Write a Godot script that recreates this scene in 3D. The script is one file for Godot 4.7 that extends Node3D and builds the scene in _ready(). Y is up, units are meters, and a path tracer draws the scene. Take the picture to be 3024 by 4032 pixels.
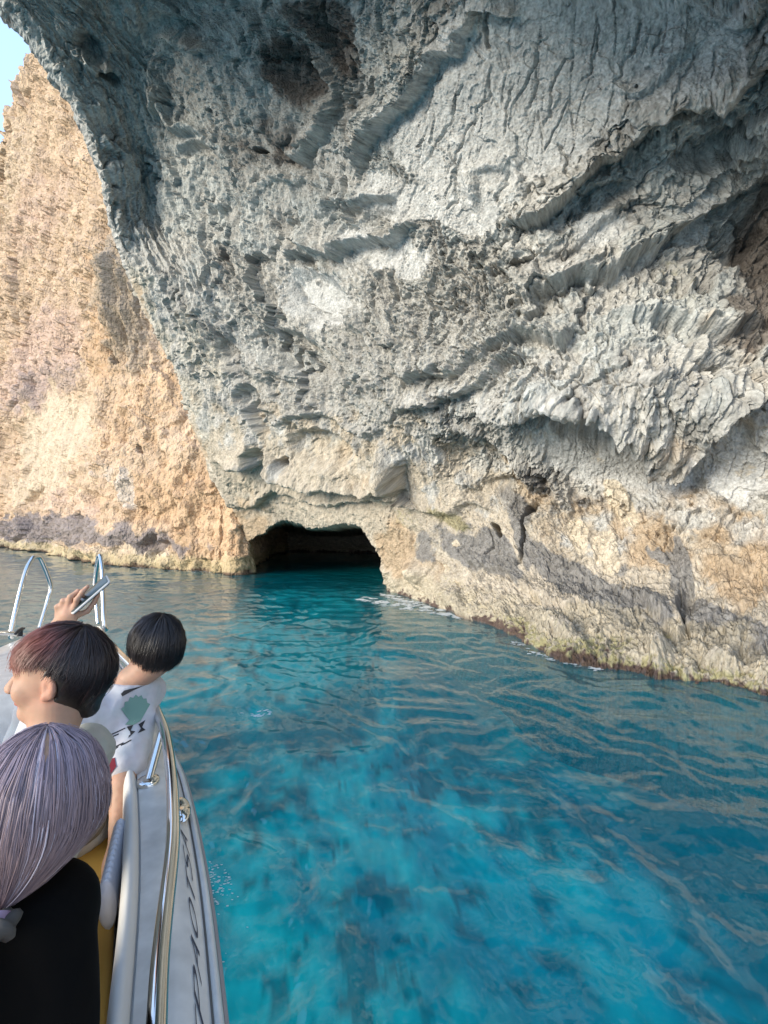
extends Node3D
# A small motor boat under the overhang of a sea cliff, with a low cave at the water's edge.
# Units are metres, y is up, the sea lies at y = 0, the eye stands 1.9 m above it.

var taken := {}
var mats := {}

func _ready():
	setup_light()
	make_materials()
	make_rock_wall()
	make_outer_cliff()
	make_far_cliff()
	make_sea()
	make_boat()
	make_people()
	make_small_things()

func setup_light():
	var cam := Camera3D.new()
	cam.name = "camera"
	cam.projection = Camera3D.PROJECTION_FRUSTUM
	cam.near = 0.05
	cam.far = 1200.0
	cam.size = 0.05 * 2.304
	cam.frustum_offset = Vector2(0, 0.05 * 0.0309)
	cam.position = Vector3(0, 1.9, 0)
	add_child(cam)
	cam.current = true
	var env := Environment.new()
	env.background_mode = Environment.BG_SKY
	var sky := Sky.new()
	var sm := ProceduralSkyMaterial.new()
	sm.sky_top_color = Color(0.54, 0.67, 0.85)
	sm.sky_horizon_color = Color(0.85, 0.885, 0.93)
	sm.sky_curve = 0.25
	sm.ground_bottom_color = Color(0.30, 0.42, 0.46)
	sm.ground_horizon_color = Color(0.62, 0.72, 0.76)
	sm.sky_energy_multiplier = 0.88
	sm.ground_energy_multiplier = 0.88
	sm.sun_angle_max = 2.0
	sky.sky_material = sm
	env.sky = sky
	env.tonemap_mode = Environment.TONE_MAPPER_LINEAR
	env.tonemap_exposure = 3.05
	env.sdfgi_enabled = true
	env.ssao_enabled = true
	env.ssil_enabled = true
	var we := WorldEnvironment.new()
	we.name = "world_environment"
	we.environment = env
	add_child(we)
	var sun := DirectionalLight3D.new()
	sun.name = "sun"
	sun.light_energy = 0.5
	sun.light_angular_distance = 26.0
	sun.light_color = Color(1.0, 0.965, 0.90)
	sun.shadow_enabled = true
	add_child(sun)
	sun.look_at_from_position(Vector3(-26, 8.8, 20), Vector3.ZERO, Vector3.UP)

# ---------------------------------------------------------------- helpers
func numbered(called: String) -> String:
	var n: int = taken.get(called, 0)
	taken[called] = n + 1
	return called if n == 0 else "%s_%03d" % [called, n]

func tag(o: Node3D, label: String, category := "", group := "", kind := ""):
	if label: o.set_meta("label", label)
	if category: o.set_meta("category", category)
	if group: o.set_meta("group", group)
	if kind: o.set_meta("kind", kind)

func thing(called: String, label: String, category: String, at := Vector3.ZERO, turn := 0.0, group := "") -> Node3D:
	var o := Node3D.new()
	o.name = numbered(called)
	add_child(o)
	o.position = at
	o.rotation.y = turn
	tag(o, label, category, group)
	return o

func put(called: String, mesh: Mesh, mat: Material, parent: Node3D = null) -> MeshInstance3D:
	var o := MeshInstance3D.new()
	o.name = numbered(called) if parent == null else called
	o.mesh = mesh
	o.material_override = mat
	if parent == null: add_child(o, true)
	else: parent.add_child(o, true)
	return o

func noise(sd: int, freq: float, oct := 1, kind := FastNoiseLite.TYPE_SIMPLEX_SMOOTH) -> FastNoiseLite:
	var n := FastNoiseLite.new()
	n.seed = sd
	n.noise_type = kind
	n.frequency = freq
	n.fractal_type = FastNoiseLite.FRACTAL_NONE if oct == 1 else FastNoiseLite.FRACTAL_FBM
	n.fractal_octaves = oct
	return n

func cells(sd: int, freq: float, jitter := 1.0, ret := FastNoiseLite.RETURN_CELL_VALUE) -> FastNoiseLite:
	var n := noise(sd, freq, 1, FastNoiseLite.TYPE_CELLULAR)
	n.cellular_jitter = jitter
	n.cellular_return_type = ret
	return n

func ridged(sd: int, freq: float, oct := 3) -> FastNoiseLite:
	var n := noise(sd, freq, oct)
	n.fractal_type = FastNoiseLite.FRACTAL_RIDGED
	n.fractal_octaves = oct
	return n

func mat(c: Color, rough := 0.6, metal := 0.0, spec := 0.5) -> StandardMaterial3D:
	# c holds linear base colour values
	var m := StandardMaterial3D.new()
	m.albedo_color = c.linear_to_srgb()
	m.roughness = rough
	m.metallic = metal
	m.metallic_specular = spec
	return m

func vmat(rough := 0.8, spec := 0.4) -> StandardMaterial3D:
	var m := mat(Color(1, 1, 1), rough, 0.0, spec)
	m.vertex_color_use_as_albedo = true
	return m

func noise_tex(n: FastNoiseLite, size: int, low := 0.0, high := 1.0, as_normal := false) -> ImageTexture:
	var im: Image = n.get_seamless_image(size, size)
	if low != 0.0 or high != 1.0:
		for y in size:
			for x in size:
				var v: float = lerpf(low, high, im.get_pixel(x, y).r)
				im.set_pixel(x, y, Color(v, v, v))
	if as_normal:
		im.bump_map_to_normal_map(3.0)
	return ImageTexture.create_from_image(im)

func make_materials():
	var rock := vmat(0.9, 0.25)
	rock.heightmap_enabled = true
	rock.heightmap_texture = noise_tex(noise(5, 0.02, 5), 1024)
	rock.heightmap_scale = 3.0
	rock.uv1_triplanar = true
	rock.uv1_world_triplanar = true
	rock.uv1_scale = Vector3(0.7, 0.7, 0.7)
	mats.rock = rock
	var cl: StandardMaterial3D = rock.duplicate()
	cl.heightmap_scale = 14.0
	cl.uv1_scale = Vector3(0.24, 0.24, 0.24)
	mats.cliff = cl
	var gel := mat(Color(0.72, 0.71, 0.68), 0.32, 0.0, 0.5)
	gel.clearcoat_enabled = true
	gel.clearcoat = 0.4
	gel.clearcoat_roughness = 0.15
	gel.roughness_texture = noise_tex(noise(9, 0.03, 4), 256, 0.92, 1.0)
	gel.uv1_triplanar = true
	gel.uv1_scale = Vector3(2, 2, 2)
	gel.albedo_texture = noise_tex(noise(91, 0.012, 5), 512, 0.86, 1.0)
	mats.gelcoat = gel
	mats.gelcoat_dull = mat(Color(0.62, 0.61, 0.58), 0.5)
	var steel := mat(Color(0.72, 0.71, 0.69), 0.13, 1.0)
	steel.roughness_texture = noise_tex(noise(12, 0.05, 4), 256, 0.6, 1.0)
	steel.uv1_triplanar = true
	steel.uv1_scale = Vector3(5, 5, 5)
	mats.steel = steel
	mats.lettering = mat(Color(0.035, 0.045, 0.07), 0.4)
	mats.groove = mat(Color(0.12, 0.11, 0.10), 0.7)
	mats.rubber = mat(Color(0.30, 0.28, 0.29), 0.6)
	mats.yellow = mat(Color(0.62, 0.36, 0.07), 0.6)
	mats.white_plastic = mat(Color(0.70, 0.70, 0.76), 0.42)
	mats.black = mat(Color(0.012, 0.012, 0.014), 0.5)

func smooth01(a: float, b: float, x: float) -> float:
	return smoothstep(a, b, x)

# ---------------------------------------------------------------- rock
func knots(k: Array, at: PackedFloat32Array) -> Array:
	# for each sample: first of four control points and their weights (cubic through the points)
	var out := []
	var n := k.size()
	for x in at:
		var i := 1
		while i < n - 3 and x > k[i + 1]: i += 1
		var t: float = clampf((x - k[i]) / (k[i + 1] - k[i]), 0.0, 1.0)
		var d: float = k[i + 1] - k[i]
		var h00 := 2 * t * t * t - 3 * t * t + 1
		var h10 := t * t * t - 2 * t * t + t
		var h01 := 1.0 - h00
		var h11 := t * t * t - t * t
		var a: float = d / (k[i + 1] - k[i - 1])
		var b: float = d / (k[i + 2] - k[i])
		out.append([i - 1, -h10 * a, h00 - h11 * b, h01 + h10 * a, h11 * b])
	return out

func samples(parts: Array) -> PackedFloat32Array:
	# parts: [from, to, steps], joined end to end
	var out := PackedFloat32Array()
	for p in parts:
		for i in int(p[2]):
			out.append(lerpf(p[0], p[1], float(i) / float(p[2])))
	out.append(parts[-1][1])
	return out

func seg_dist(p: Vector2, line: Array) -> Vector3:
	# (distance, +1 below / -1 above, position along 0..1) to a polyline of flat coordinates
	var best := 1e9
	var side := 1.0
	var along := 0.0
	var n := line.size() / 2 - 1
	for i in n:
		var a := Vector2(line[2 * i], line[2 * i + 1])
		var ab := Vector2(line[2 * i + 2], line[2 * i + 3]) - a
		var ap := p - a
		var t := clampf(ap.dot(ab) / ab.length_squared(), 0.0, 1.0)
		var d := (ap - ab * t).length()
		if d < best:
			best = d
			side = 1.0 if ab.cross(ap) > 0.0 else -1.0
			along = (i + t) / n
	return Vector3(best, side, along)

class RockData:
	var us: PackedFloat32Array
	var vs: PackedFloat32Array
	var nu := 0
	var nv := 0
	var base := []      # rows of PackedVector3Array
	var normal := []
	var warp := []      # rows of PackedVector2Array, chart position with ragged offset
	var lift := []      # rows of PackedFloat32Array: metres from the sculpted features
	var masks := {}     # name -> rows
	var into := []      # how far a vertex is pushed into the cave
	var done := []      # displaced rows
	var color := []

func rock_base(P: Array, SK: Array, VK: Array, us: PackedFloat32Array, vs: PackedFloat32Array, kq: float, flip: float, warp_seed: int) -> RockData:
	var r := RockData.new()
	r.us = us
	r.vs = vs
	r.nu = us.size()
	r.nv = vs.size()
	var ncol := SK.size()
	var ku := knots(SK, us)
	var kv := knots(VK, vs)
	var pts := PackedVector3Array()
	for i in P.size() / 3:
		pts.append(Vector3(P[3 * i], P[3 * i + 1], P[3 * i + 2]))
	var w1 := noise(warp_seed, 3.2, 3)
	var w2 := noise(warp_seed + 1, 22.0, 2)
	for j in r.nv:
		var c: Array = kv[j]
		var mid := PackedVector3Array()
		for i in ncol:
			var o: int = c[0] * ncol + i
			mid.append(pts[o] * c[1] + pts[o + ncol] * c[2] + pts[o + 2 * ncol] * c[3] + pts[o + 3 * ncol] * c[4])
		var row := PackedVector3Array()
		row.resize(r.nu)
		var wr := PackedVector2Array()
		wr.resize(r.nu)
		for i in r.nu:
			var e: Array = ku[i]
			var o: int = e[0]
			row[i] = mid[o] * e[1] + mid[o + 1] * e[2] + mid[o + 2] * e[3] + mid[o + 3] * e[4]
			var qx: float = us[i] * kq
			var qy: float = vs[j] * kq
			wr[i] = Vector2(qx + 0.040 * w1.get_noise_2d(qx, qy) + 0.006 * w2.get_noise_2d(qx, qy), qy + 0.040 * w1.get_noise_2d(qx + 40.0, qy) + 0.006 * w2.get_noise_2d(qx + 40.0, qy))
		r.base.append(row)
		r.warp.append(wr)
		var z := PackedFloat32Array()
		z.resize(r.nu)
		r.lift.append(z)
		r.into.append(z.duplicate())
	r.normal = grid_normals(r.base, r.nu, r.nv, flip)
	return r

func grid_normals(rows: Array, nu: int, nv: int, flip: float) -> Array:
	var out := []
	for j in nv:
		var a: PackedVector3Array = rows[maxi(j - 1, 0)]
		var b: PackedVector3Array = rows[mini(j + 1, nv - 1)]
		var c: PackedVector3Array = rows[j]
		var n := PackedVector3Array()
		n.resize(nu)
		for i in nu:
			n[i] = ((c[mini(i + 1, nu - 1)] - c[maxi(i - 1, 0)]).cross(b[i] - a[i]) * flip).normalized()
		out.append(n)
	return out

func span(at: PackedFloat32Array, k: float, lo: float, hi: float) -> Vector2i:
	return Vector2i(clampi(at.bsearch(lo / k), 0, at.size()), clampi(at.bsearch(hi / k), 0, at.size()))

func blank_rows(r: RockData) -> Array:
	var out := []
	for j in r.nv:
		var z := PackedFloat32Array()
		z.resize(r.nu)
		out.append(z)
	return out

func carve(r: RockData, kq: float, ledges: Array, cracks: Array, blobs: Array, regions: Array):
	for l in ledges:
		var line: Array = l[0]
		var pad: float = maxf(l[1], l[2]) + 0.03
		var lo := Vector2(1e9, 1e9)
		var hi := -lo
		for i in line.size() / 2:
			lo = lo.min(Vector2(line[2 * i], line[2 * i + 1]))
			hi = hi.max(Vector2(line[2 * i], line[2 * i + 1]))
		var cs := span(r.us, kq, lo.x - pad, hi.x + pad)
		var rs := span(r.vs, kq, lo.y - pad, hi.y + pad)
		for j in range(rs.x, rs.y):
			var row: PackedFloat32Array = r.lift[j]
			var w: PackedVector2Array = r.warp[j]
			for i in range(cs.x, cs.y):
				var d := seg_dist(w[i], line)
				var taper := smoothstep(0.0, 0.14, d.z) * smoothstep(0.0, 0.14, 1.0 - d.z)
				if d.y < 0.0:
					var t: float = maxf(0.0, 1.0 - d.x / l[1])
					row[i] += l[3] * taper * t * t * smoothstep(-0.004, 0.022, d.x)
				else:
					var t: float = maxf(0.0, 1.0 - d.x / l[2])
					row[i] -= l[3] * 0.45 * taper * t * t * smoothstep(-0.006, 0.014, d.x)
			r.lift[j] = row
	for l in cracks:
		var line: Array = l[0]
		var half: float = maxf(l[1], 0.006)
		var pad: float = half + 0.04
		var lo := Vector2(1e9, 1e9)
		var hi := -lo
		for i in line.size() / 2:
			lo = lo.min(Vector2(line[2 * i], line[2 * i + 1]))
			hi = hi.max(Vector2(line[2 * i], line[2 * i + 1]))
		var cs := span(r.us, kq, lo.x - pad, hi.x + pad)
		var rs := span(r.vs, kq, lo.y - pad, hi.y + pad)
		for j in range(rs.x, rs.y):
			var row: PackedFloat32Array = r.lift[j]
			var w: PackedVector2Array = r.warp[j]
			for i in range(cs.x, cs.y):
				var d := seg_dist(w[i], line)
				if d.x < half:
					row[i] -= l[2] * (1.0 - d.x / half) * smoothstep(0.0, 0.2, d.z) * smoothstep(0.0, 0.2, 1.0 - d.z)
			r.lift[j] = row
	for b in blobs:
		var reach: float = maxf(b[2], b[3]) * 1.3
		var cs := span(r.us, kq, b[0] - reach, b[0] + reach)
		var rs := span(r.vs, kq, b[1] - reach, b[1] + reach)
		var ca := cos(b[4])
		var sa := sin(b[4])
		for j in range(rs.x, rs.y):
			var row: PackedFloat32Array = r.lift[j]
			var w: PackedVector2Array = r.warp[j]
			for i in range(cs.x, cs.y):
				var p: Vector2 = w[i] - Vector2(b[0], b[1])
				var e := Vector2((p.x * ca + p.y * sa) / b[2], (-p.x * sa + p.y * ca) / b[3]).length()
				if e < 1.0:
					row[i] += b[5] * smoothstep(1.0, 0.45 if b[5] < 0.0 else 0.0, e)
			r.lift[j] = row
	for g in regions:
		var which: String = g[0]
		if not r.masks.has(which): r.masks[which] = blank_rows(r)
		var rows: Array = r.masks[which]
		var reach: float = maxf(g[3], g[4]) * 1.5
		var cs := span(r.us, kq, g[1] - reach, g[1] + reach)
		var rs := span(r.vs, kq, g[2] - reach, g[2] + reach)
		var ca := cos(g[5])
		var sa := sin(g[5])
		for j in range(rs.x, rs.y):
			var row: PackedFloat32Array = rows[j]
			var w: PackedVector2Array = r.warp[j]
			for i in range(cs.x, cs.y):
				var p: Vector2 = w[i] - Vector2(g[1], g[2])
				var e := Vector2((p.x * ca + p.y * sa) / g[3], (-p.x * sa + p.y * ca) / g[4]).length()
				if e < 1.45:
					row[i] = maxf(row[i], g[6] * smoothstep(1.45, 0.55, e))
			rows[j] = row

func rock_mesh(r: RockData, flip: float) -> ArrayMesh:
	var nr := grid_normals(r.done, r.nu, r.nv, flip)
	var pos := PackedVector3Array()
	var nor := PackedVector3Array()
	var col := PackedColorArray()
	for j in r.nv:
		pos.append_array(r.done[j])
		nor.append_array(nr[j])
		col.append_array(r.color[j])
	var idx := PackedInt32Array()
	idx.resize((r.nu - 1) * (r.nv - 1) * 6)
	var k := 0
	for j in r.nv - 1:
		for i in r.nu - 1:
			var a := j * r.nu + i
			var c := a + r.nu
			if flip > 0.0:
				idx[k] = a; idx[k + 1] = c; idx[k + 2] = a + 1
				idx[k + 3] = a + 1; idx[k + 4] = c; idx[k + 5] = c + 1
			else:
				idx[k] = a; idx[k + 1] = a + 1; idx[k + 2] = c
				idx[k + 3] = a + 1; idx[k + 4] = c + 1; idx[k + 5] = c
			k += 6
	var arr := []
	arr.resize(Mesh.ARRAY_MAX)
	arr[Mesh.ARRAY_VERTEX] = pos
	arr[Mesh.ARRAY_NORMAL] = nor
	arr[Mesh.ARRAY_COLOR] = col
	arr[Mesh.ARRAY_INDEX] = idx
	var m := ArrayMesh.new()
	m.add_surface_from_arrays(Mesh.PRIMITIVE_TRIANGLES, arr)
	return m

func facet(x: float, y: float, sd: int) -> Vector2:
	# broken stone: every cell of a jittered grid is a flat face of its own tilt; (height, distance to the joint)
	var cx := floori(x)
	var cy := floori(y)
	var d1 := 9.0
	var d2 := 9.0
	var h := 0.0
	for oy in range(-1, 2):
		for ox in range(-1, 2):
			var k := hash_cell(cx + ox, cy + oy, sd)
			var px := cx + ox + 0.08 + 0.84 * float(k & 1023) / 1023.0 - x
			var py := cy + oy + 0.08 + 0.84 * float((k >> 10) & 1023) / 1023.0 - y
			var d := px * px + py * py
			if d < d1:
				d2 = d1
				d1 = d
				h = (float((k >> 20) & 255) / 127.5 - 1.0) * 0.55 + px * (float((k >> 5) & 255) / 127.5 - 1.0) * 0.9 + py * (float((k >> 13) & 255) / 127.5 - 1.0) * 0.9
			elif d < d2:
				d2 = d
	return Vector2(h, sqrt(d2) - sqrt(d1))

func hash_cell(x: int, y: int, sd: int) -> int:
	var k := (x * 374761393 + y * 668265263 + sd * 974711) & 0x7fffffff
	k = ((k ^ (k >> 13)) * 1274126177) & 0x7fffffff
	k = ((k ^ (k >> 15)) * 668265263) & 0x7fffffff
	return k ^ (k >> 14)

func in_poly(p: Vector2, poly: Array) -> float:
	# signed distance, negative inside
	var n := poly.size() / 2
	var best := 1e9
	var odd := false
	var b := Vector2(poly[2 * n - 2], poly[2 * n - 1])
	for i in n:
		var a := Vector2(poly[2 * i], poly[2 * i + 1])
		var ab := b - a
		var t := clampf((p - a).dot(ab) / maxf(ab.length_squared(), 1e-9), 0.0, 1.0)
		best = minf(best, (p - a - ab * t).length())
		if (a.y > p.y) != (b.y > p.y) and p.x < ab.x * (p.y - a.y) / ab.y + a.x: odd = not odd
		b = a
	return -best if odd else best

func make_rock_wall():
	var us := samples([[-0.095, 0.0, 26], [0.0, 0.72, 760], [0.72, 1.0, 60], [1.0, 1.22, 12]])
	var vs := samples([[-0.2, 0.0, 8], [0.0, 0.37, 70], [0.37, 1.0, 800], [1.0, 1.1, 24]])
	var r := rock_base(WALL, WALL_S, WALL_V, us, vs, 4.0, -1.0, 100)
	carve(r, 4.0, LEDGES, CRACKS, BLOBS, REGIONS)
	# the cave mouth
	var box := [span(us, 4.0, -0.1, MOUTH[26] + 0.15), span(vs, 4.0, MOUTH[9] - 0.15, 4.5)]
	for j in range(box[1].x, box[1].y):
		var row: PackedFloat32Array = r.into[j]
		for i in range(box[0].x, box[0].y):
			var w: Vector2 = r.warp[j][i]
			row[i] = smoothstep(0.004, -0.022, in_poly(w, MOUTH))
		r.into[j] = row
	r.done.resize(r.nv)
	r.color.resize(r.nv)
	var n_big := noise(1, 0.22, 3)
	var n_mid := noise(2, 0.9, 3)
	var n_rid := ridged(3, 1.0, 3)
	var n_rid2 := ridged(31, 4.2, 3)
	var n_hi := noise(4, 5.0, 4)
	var n_grit := ridged(41, 9.0, 2)
	var n_crust := cells(6, 7.0, 1.0, FastNoiseLite.RETURN_DISTANCE)
	var c_a := cells(7, 0.85)
	var c_b := cells(8, 2.6)
	var c_c := cells(81, 6.5)
	var wx := noise(9, 1.6, 3)
	var streak := ridged(10, 1.0, 3)
	var streak2 := noise(11, 1.0, 3)
	var strata := ridged(12, 1.0, 3)
	var craz := cells(13, 1.0, 1.0, FastNoiseLite.RETURN_DISTANCE2_SUB)
	var tone := noise(14, 0.7, 4)
	var tone2 := noise(15, 9.0, 3)
	var patch := noise(16, 1.2, 5)
	var grain := noise(17, 24.0, 2)
	var mk := r.masks
	var row_task := func(j: int):
		var bp: PackedVector3Array = r.base[j]
		var bn: PackedVector3Array = r.normal[j]
		var wq: PackedVector2Array = r.warp[j]
		var lf: PackedFloat32Array = r.lift[j]
		var into: PackedFloat32Array = r.into[j]
		var m_slab: PackedFloat32Array = mk["slab"][j]
		var m_crust: PackedFloat32Array = mk["crust"][j]
		var m_brown: PackedFloat32Array = mk["brown"][j]
		var m_teal: PackedFloat32Array = mk["teal"][j]
		var m_orange: PackedFloat32Array = mk["orange"][j]
		var m_grey: PackedFloat32Array = mk["grey"][j]
		var m_pale: PackedFloat32Array = mk["pale"][j]
		var m_cream: PackedFloat32Array = mk["cream"][j]
		var m_moss: PackedFloat32Array = mk["moss"][j]
		var outp := PackedVector3Array()
		outp.resize(r.nu)
		var outc := PackedColorArray()
		outc.resize(r.nu)
		var v: float = r.vs[j]
		for i in r.nu:
			var p: Vector3 = bp[i]
			var q: Vector2 = wq[i]
			var s: float = r.us[i]
			var ragged: float = patch.get_noise_3dv(p)
			var fine: float = tone2.get_noise_3dv(p)
			var slab: float = smoothstep(0.36, 0.60, m_slab[i] + 0.55 * ragged + 0.15 * fine)
			var crust: float = smoothstep(0.25, 0.7, m_crust[i] + 0.35 * ragged) * (1.0 - slab)
			var right: float = smoothstep(0.25, 0.42, s + 0.05 * ragged)
			var low: float = smoothstep(0.80, 0.90, v) # the washed foot of the wall
			var w := Vector3(wx.get_noise_3dv(p), wx.get_noise_3d(p.x + 31.0, p.y, p.z), wx.get_noise_3d(p.x, p.y + 57.0, p.z))
			var pw := p + w * 0.35
			# faces of broken stone, long along the streaks at left and along the slanting beds at right
			var wv := Vector2(w.x, w.y) * 0.10
			var qa := q + wv
			var across: float = qa.x * 0.57 + qa.y * 0.82
			var along: float = qa.y * 0.57 - qa.x * 0.82
			var f1 := facet(lerpf(qa.x * 9.0, across * 10.0, right), lerpf(qa.y * 2.2, along * 3.6, right), 11)
			var qb := q + wv * 0.5
			var f2 := facet(lerpf(qb.x * 24.0, (qb.x * 0.62 + qb.y * 0.78) * 22.0, right), lerpf(qb.y * 6.0, (qb.y * 0.62 - qb.x * 0.78) * 12.0, right), 12)
			var fa: float = f1.x
			var fb: float = f2.x
			var fc: float = c_c.get_noise_3dv(pw)
			var rid: float = n_rid.get_noise_3dv(pw)
			var rid2: float = n_rid2.get_noise_3dv(p + w * 0.12)
			var hi: float = n_hi.get_noise_3dv(p)
			var st: float = (0.9 * streak.get_noise_2d(q.x * 15.0, q.y * 2.0) + 0.9 * streak.get_noise_2d(q.x * 34.0 + 50.0, q.y * 2.8)) * (1.0 - right) + strata.get_noise_2d((q.x * 0.88 + q.y * 0.45) * 10.0, (q.y * 0.88 + q.x * 0.42) * 7.5) * right
			var st2: float = streak2.get_noise_2d(q.x * 48.0, q.y * 11.0)
			var knob: float = n_crust.get_noise_3dv(p + w * 0.1)
			var size: float = clampf(-p.z / 9.0, 0.75, 1.4)
			var rough := 1.0 - 0.94 * slab
			var calm: float = lerpf(0.55, lerpf(0.78, 1.0, right), smoothstep(0.0, 0.06, s)) * (1.0 - 2.0 * right * (1.0 - right))
			var d: float = lf[i] * size
			d += 0.16 * n_big.get_noise_3dv(p)
			d += rough * (1.0 - 0.72 * low) * (calm * size * (0.20 * fa + 0.095 * fb + 0.10 * st + 0.014 * st2) + 0.06 * n_mid.get_noise_3dv(p) + 0.03 * rid)
			d += slab * (0.030 * fa + 0.008 * fb)
			d -= (1.0 - 0.5 * low) * (1.0 - slab) * lerpf(0.55, 1.0, right) * (0.07 * (1.0 - smoothstep(0.0, 0.07, f1.y)) + 0.028 * (1.0 - smoothstep(0.0, 0.09, f2.y)) * smoothstep(-0.2, 0.3, ragged))
			d += (1.0 - 0.6 * slab) * lerpf(0.6, 1.0, right) * (0.016 * fc + 0.014 * rid2)
			d += (0.006 + 0.026 * crust) * n_grit.get_noise_3dv(p + w * 0.06)
			d += lerpf(0.010, 0.04, crust) * hi - crust * 0.07 * (knob + 0.5)
			if slab > 0.02:
				var bend: float = 0.16 * w.z
				var sx: float = s * 4.0 + 0.25 * (q.x - s * 4.0)
				var sy: float = v * 4.0 + 0.25 * (q.y - v * 4.0)
				var f3 := facet((sx + sy * 0.42) * 11.0 + bend, (sy - sx * 0.1) * 1.1, 13)
				var f4 := facet((sx + sy * 0.36) * 30.0 + bend * 2.0, (sy - sx * 0.1) * 4.0, 14)
				d -= slab * (0.05 * (1.0 - smoothstep(0.0, 0.035, f3.y)) * smoothstep(-0.25, 0.25, ragged + 0.3 * w.x) + 0.03 * (1.0 - smoothstep(0.0, 0.06, f4.y)) * smoothstep(-0.1, 0.3, w.y))
				d += slab * (0.022 * f3.x + 0.006 * f4.x)
			d += low * (0.035 * streak2.get_noise_2d(q.x * 30.0, q.y * 18.0) + 0.04 * rid + 0.09 * n_mid.get_noise_3dv(p * 0.8) + 0.05 * facet((q.x * 0.9 + q.y * 0.4) * 9.0, (q.y * 0.9 - q.x * 0.4) * 12.0, 15).x)
			var under: float = smoothstep(0.0, -0.25, p.y)
			var pos: Vector3 = p + bn[i] * d * (1.0 - 0.5 * under)
			if into[i] > 0.0:
				pos += Vector3(lerpf(-6.5, 1.5, clampf((p.x + 5.5) / 5.5, 0.0, 1.0)), -0.25, -17.0) * into[i] + Vector3(0, -0.25 * into[i] * smoothstep(0.7, 1.0, into[i]), 0)
			outp[i] = pos
			# ---- colour of the stone (linear base colour)
			var foot: float = smoothstep(0.83, 0.875, v + 0.12 * ragged + 0.03 * fine)
			var c := Color(0.50, 0.49, 0.46).lerp(Color(0.35, 0.34, 0.32), smoothstep(-0.1, 0.5, tone.get_noise_3dv(p)))
			c = c.lerp(Color(0.55, 0.54, 0.51), smoothstep(0.1, 0.6, fb) * 0.6)
			# cool grey on broken plates, with the teal bounced off the water painted in
			var plate_bounce: float = smoothstep(0.15, 0.55, 0.6 * m_teal[i] + 0.8 * ragged + 0.5 * fa + 0.2 * fb)
			c = c.lerp(Color(0.46, 0.485, 0.475), plate_bounce * 0.6)
			c = c.lerp(Color(0.585, 0.585, 0.57), slab * 0.85 * (1.0 - foot))
			c = c.lerp(Color(0.40, 0.385, 0.35), crust * 0.5)
			c = c.lerp(Color(0.53, 0.49, 0.41), smoothstep(0.2, 0.7, m_cream[i] + 0.3 * ragged) * 0.8)
			c = c.lerp(Color(0.51, 0.44, 0.345), foot * 0.8)
			c = c.lerp(Color(0.45, 0.325, 0.205), smoothstep(0.25, 0.9, m_orange[i] + 0.6 * ragged) * 0.7)
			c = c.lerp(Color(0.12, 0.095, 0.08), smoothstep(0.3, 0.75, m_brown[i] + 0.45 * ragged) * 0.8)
			c = c.lerp(Color(0.225, 0.22, 0.215), smoothstep(0.38, 0.56, m_grey[i] + 0.5 * ragged + 0.15 * fine) * 0.9)
			c = c.lerp(Color(0.62, 0.54, 0.42), smoothstep(0.5, 0.6, m_pale[i] + 0.35 * ragged) * 0.85)
			c = c.lerp(Color(0.24, 0.22, 0.09), smoothstep(0.3, 0.7, m_moss[i] + 0.4 * fine) * 0.6)
			# growth along the waterline: ochre crust, olive weed, dark red film
			var h: float = pos.y + 0.22 * ragged + 0.10 * fine
			var shore: float = smoothstep(0.28, 0.34, s)
			c = c.lerp(Color(0.47, 0.41, 0.30), smoothstep(0.62, 0.40, h + 0.2 * ragged) * low * 0.6)
			c = c.lerp(Color(0.33, 0.30, 0.15), smoothstep(0.30, 0.20, h) * smoothstep(0.0, 0.25, fine + 0.15) * low * shore * 0.85)
			c = c.lerp(Color(0.075, 0.04, 0.042), smoothstep(0.10, 0.05, h) * low * 0.85)
			# below the water the rock takes the dark teal of the bed
			c = c.lerp(Color(0.018, 0.15, 0.18), smoothstep(-0.08, -0.22, h) * low)
			c = c * 0.88 * (1.0 + 0.28 * fine + 0.42 * grain.get_noise_3dv(p) + 0.14 * fc)
			outc[i] = Color(clampf(c.r, 0.01, 0.8), clampf(c.g, 0.01, 0.8), clampf(c.b, 0.01, 0.8))
		r.done[j] = outp
		r.color[j] = outc
	var id := WorkerThreadPool.add_group_task(row_task, r.nv)
	WorkerThreadPool.wait_for_group_task_completion(id)
	var o := put("rock_wall", rock_mesh(r, -1.0), mats.rock)
	tag(o, "overhanging pale grey limestone wall above the low sea cave, teal water bounce painted in", "", "", "structure")

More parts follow.
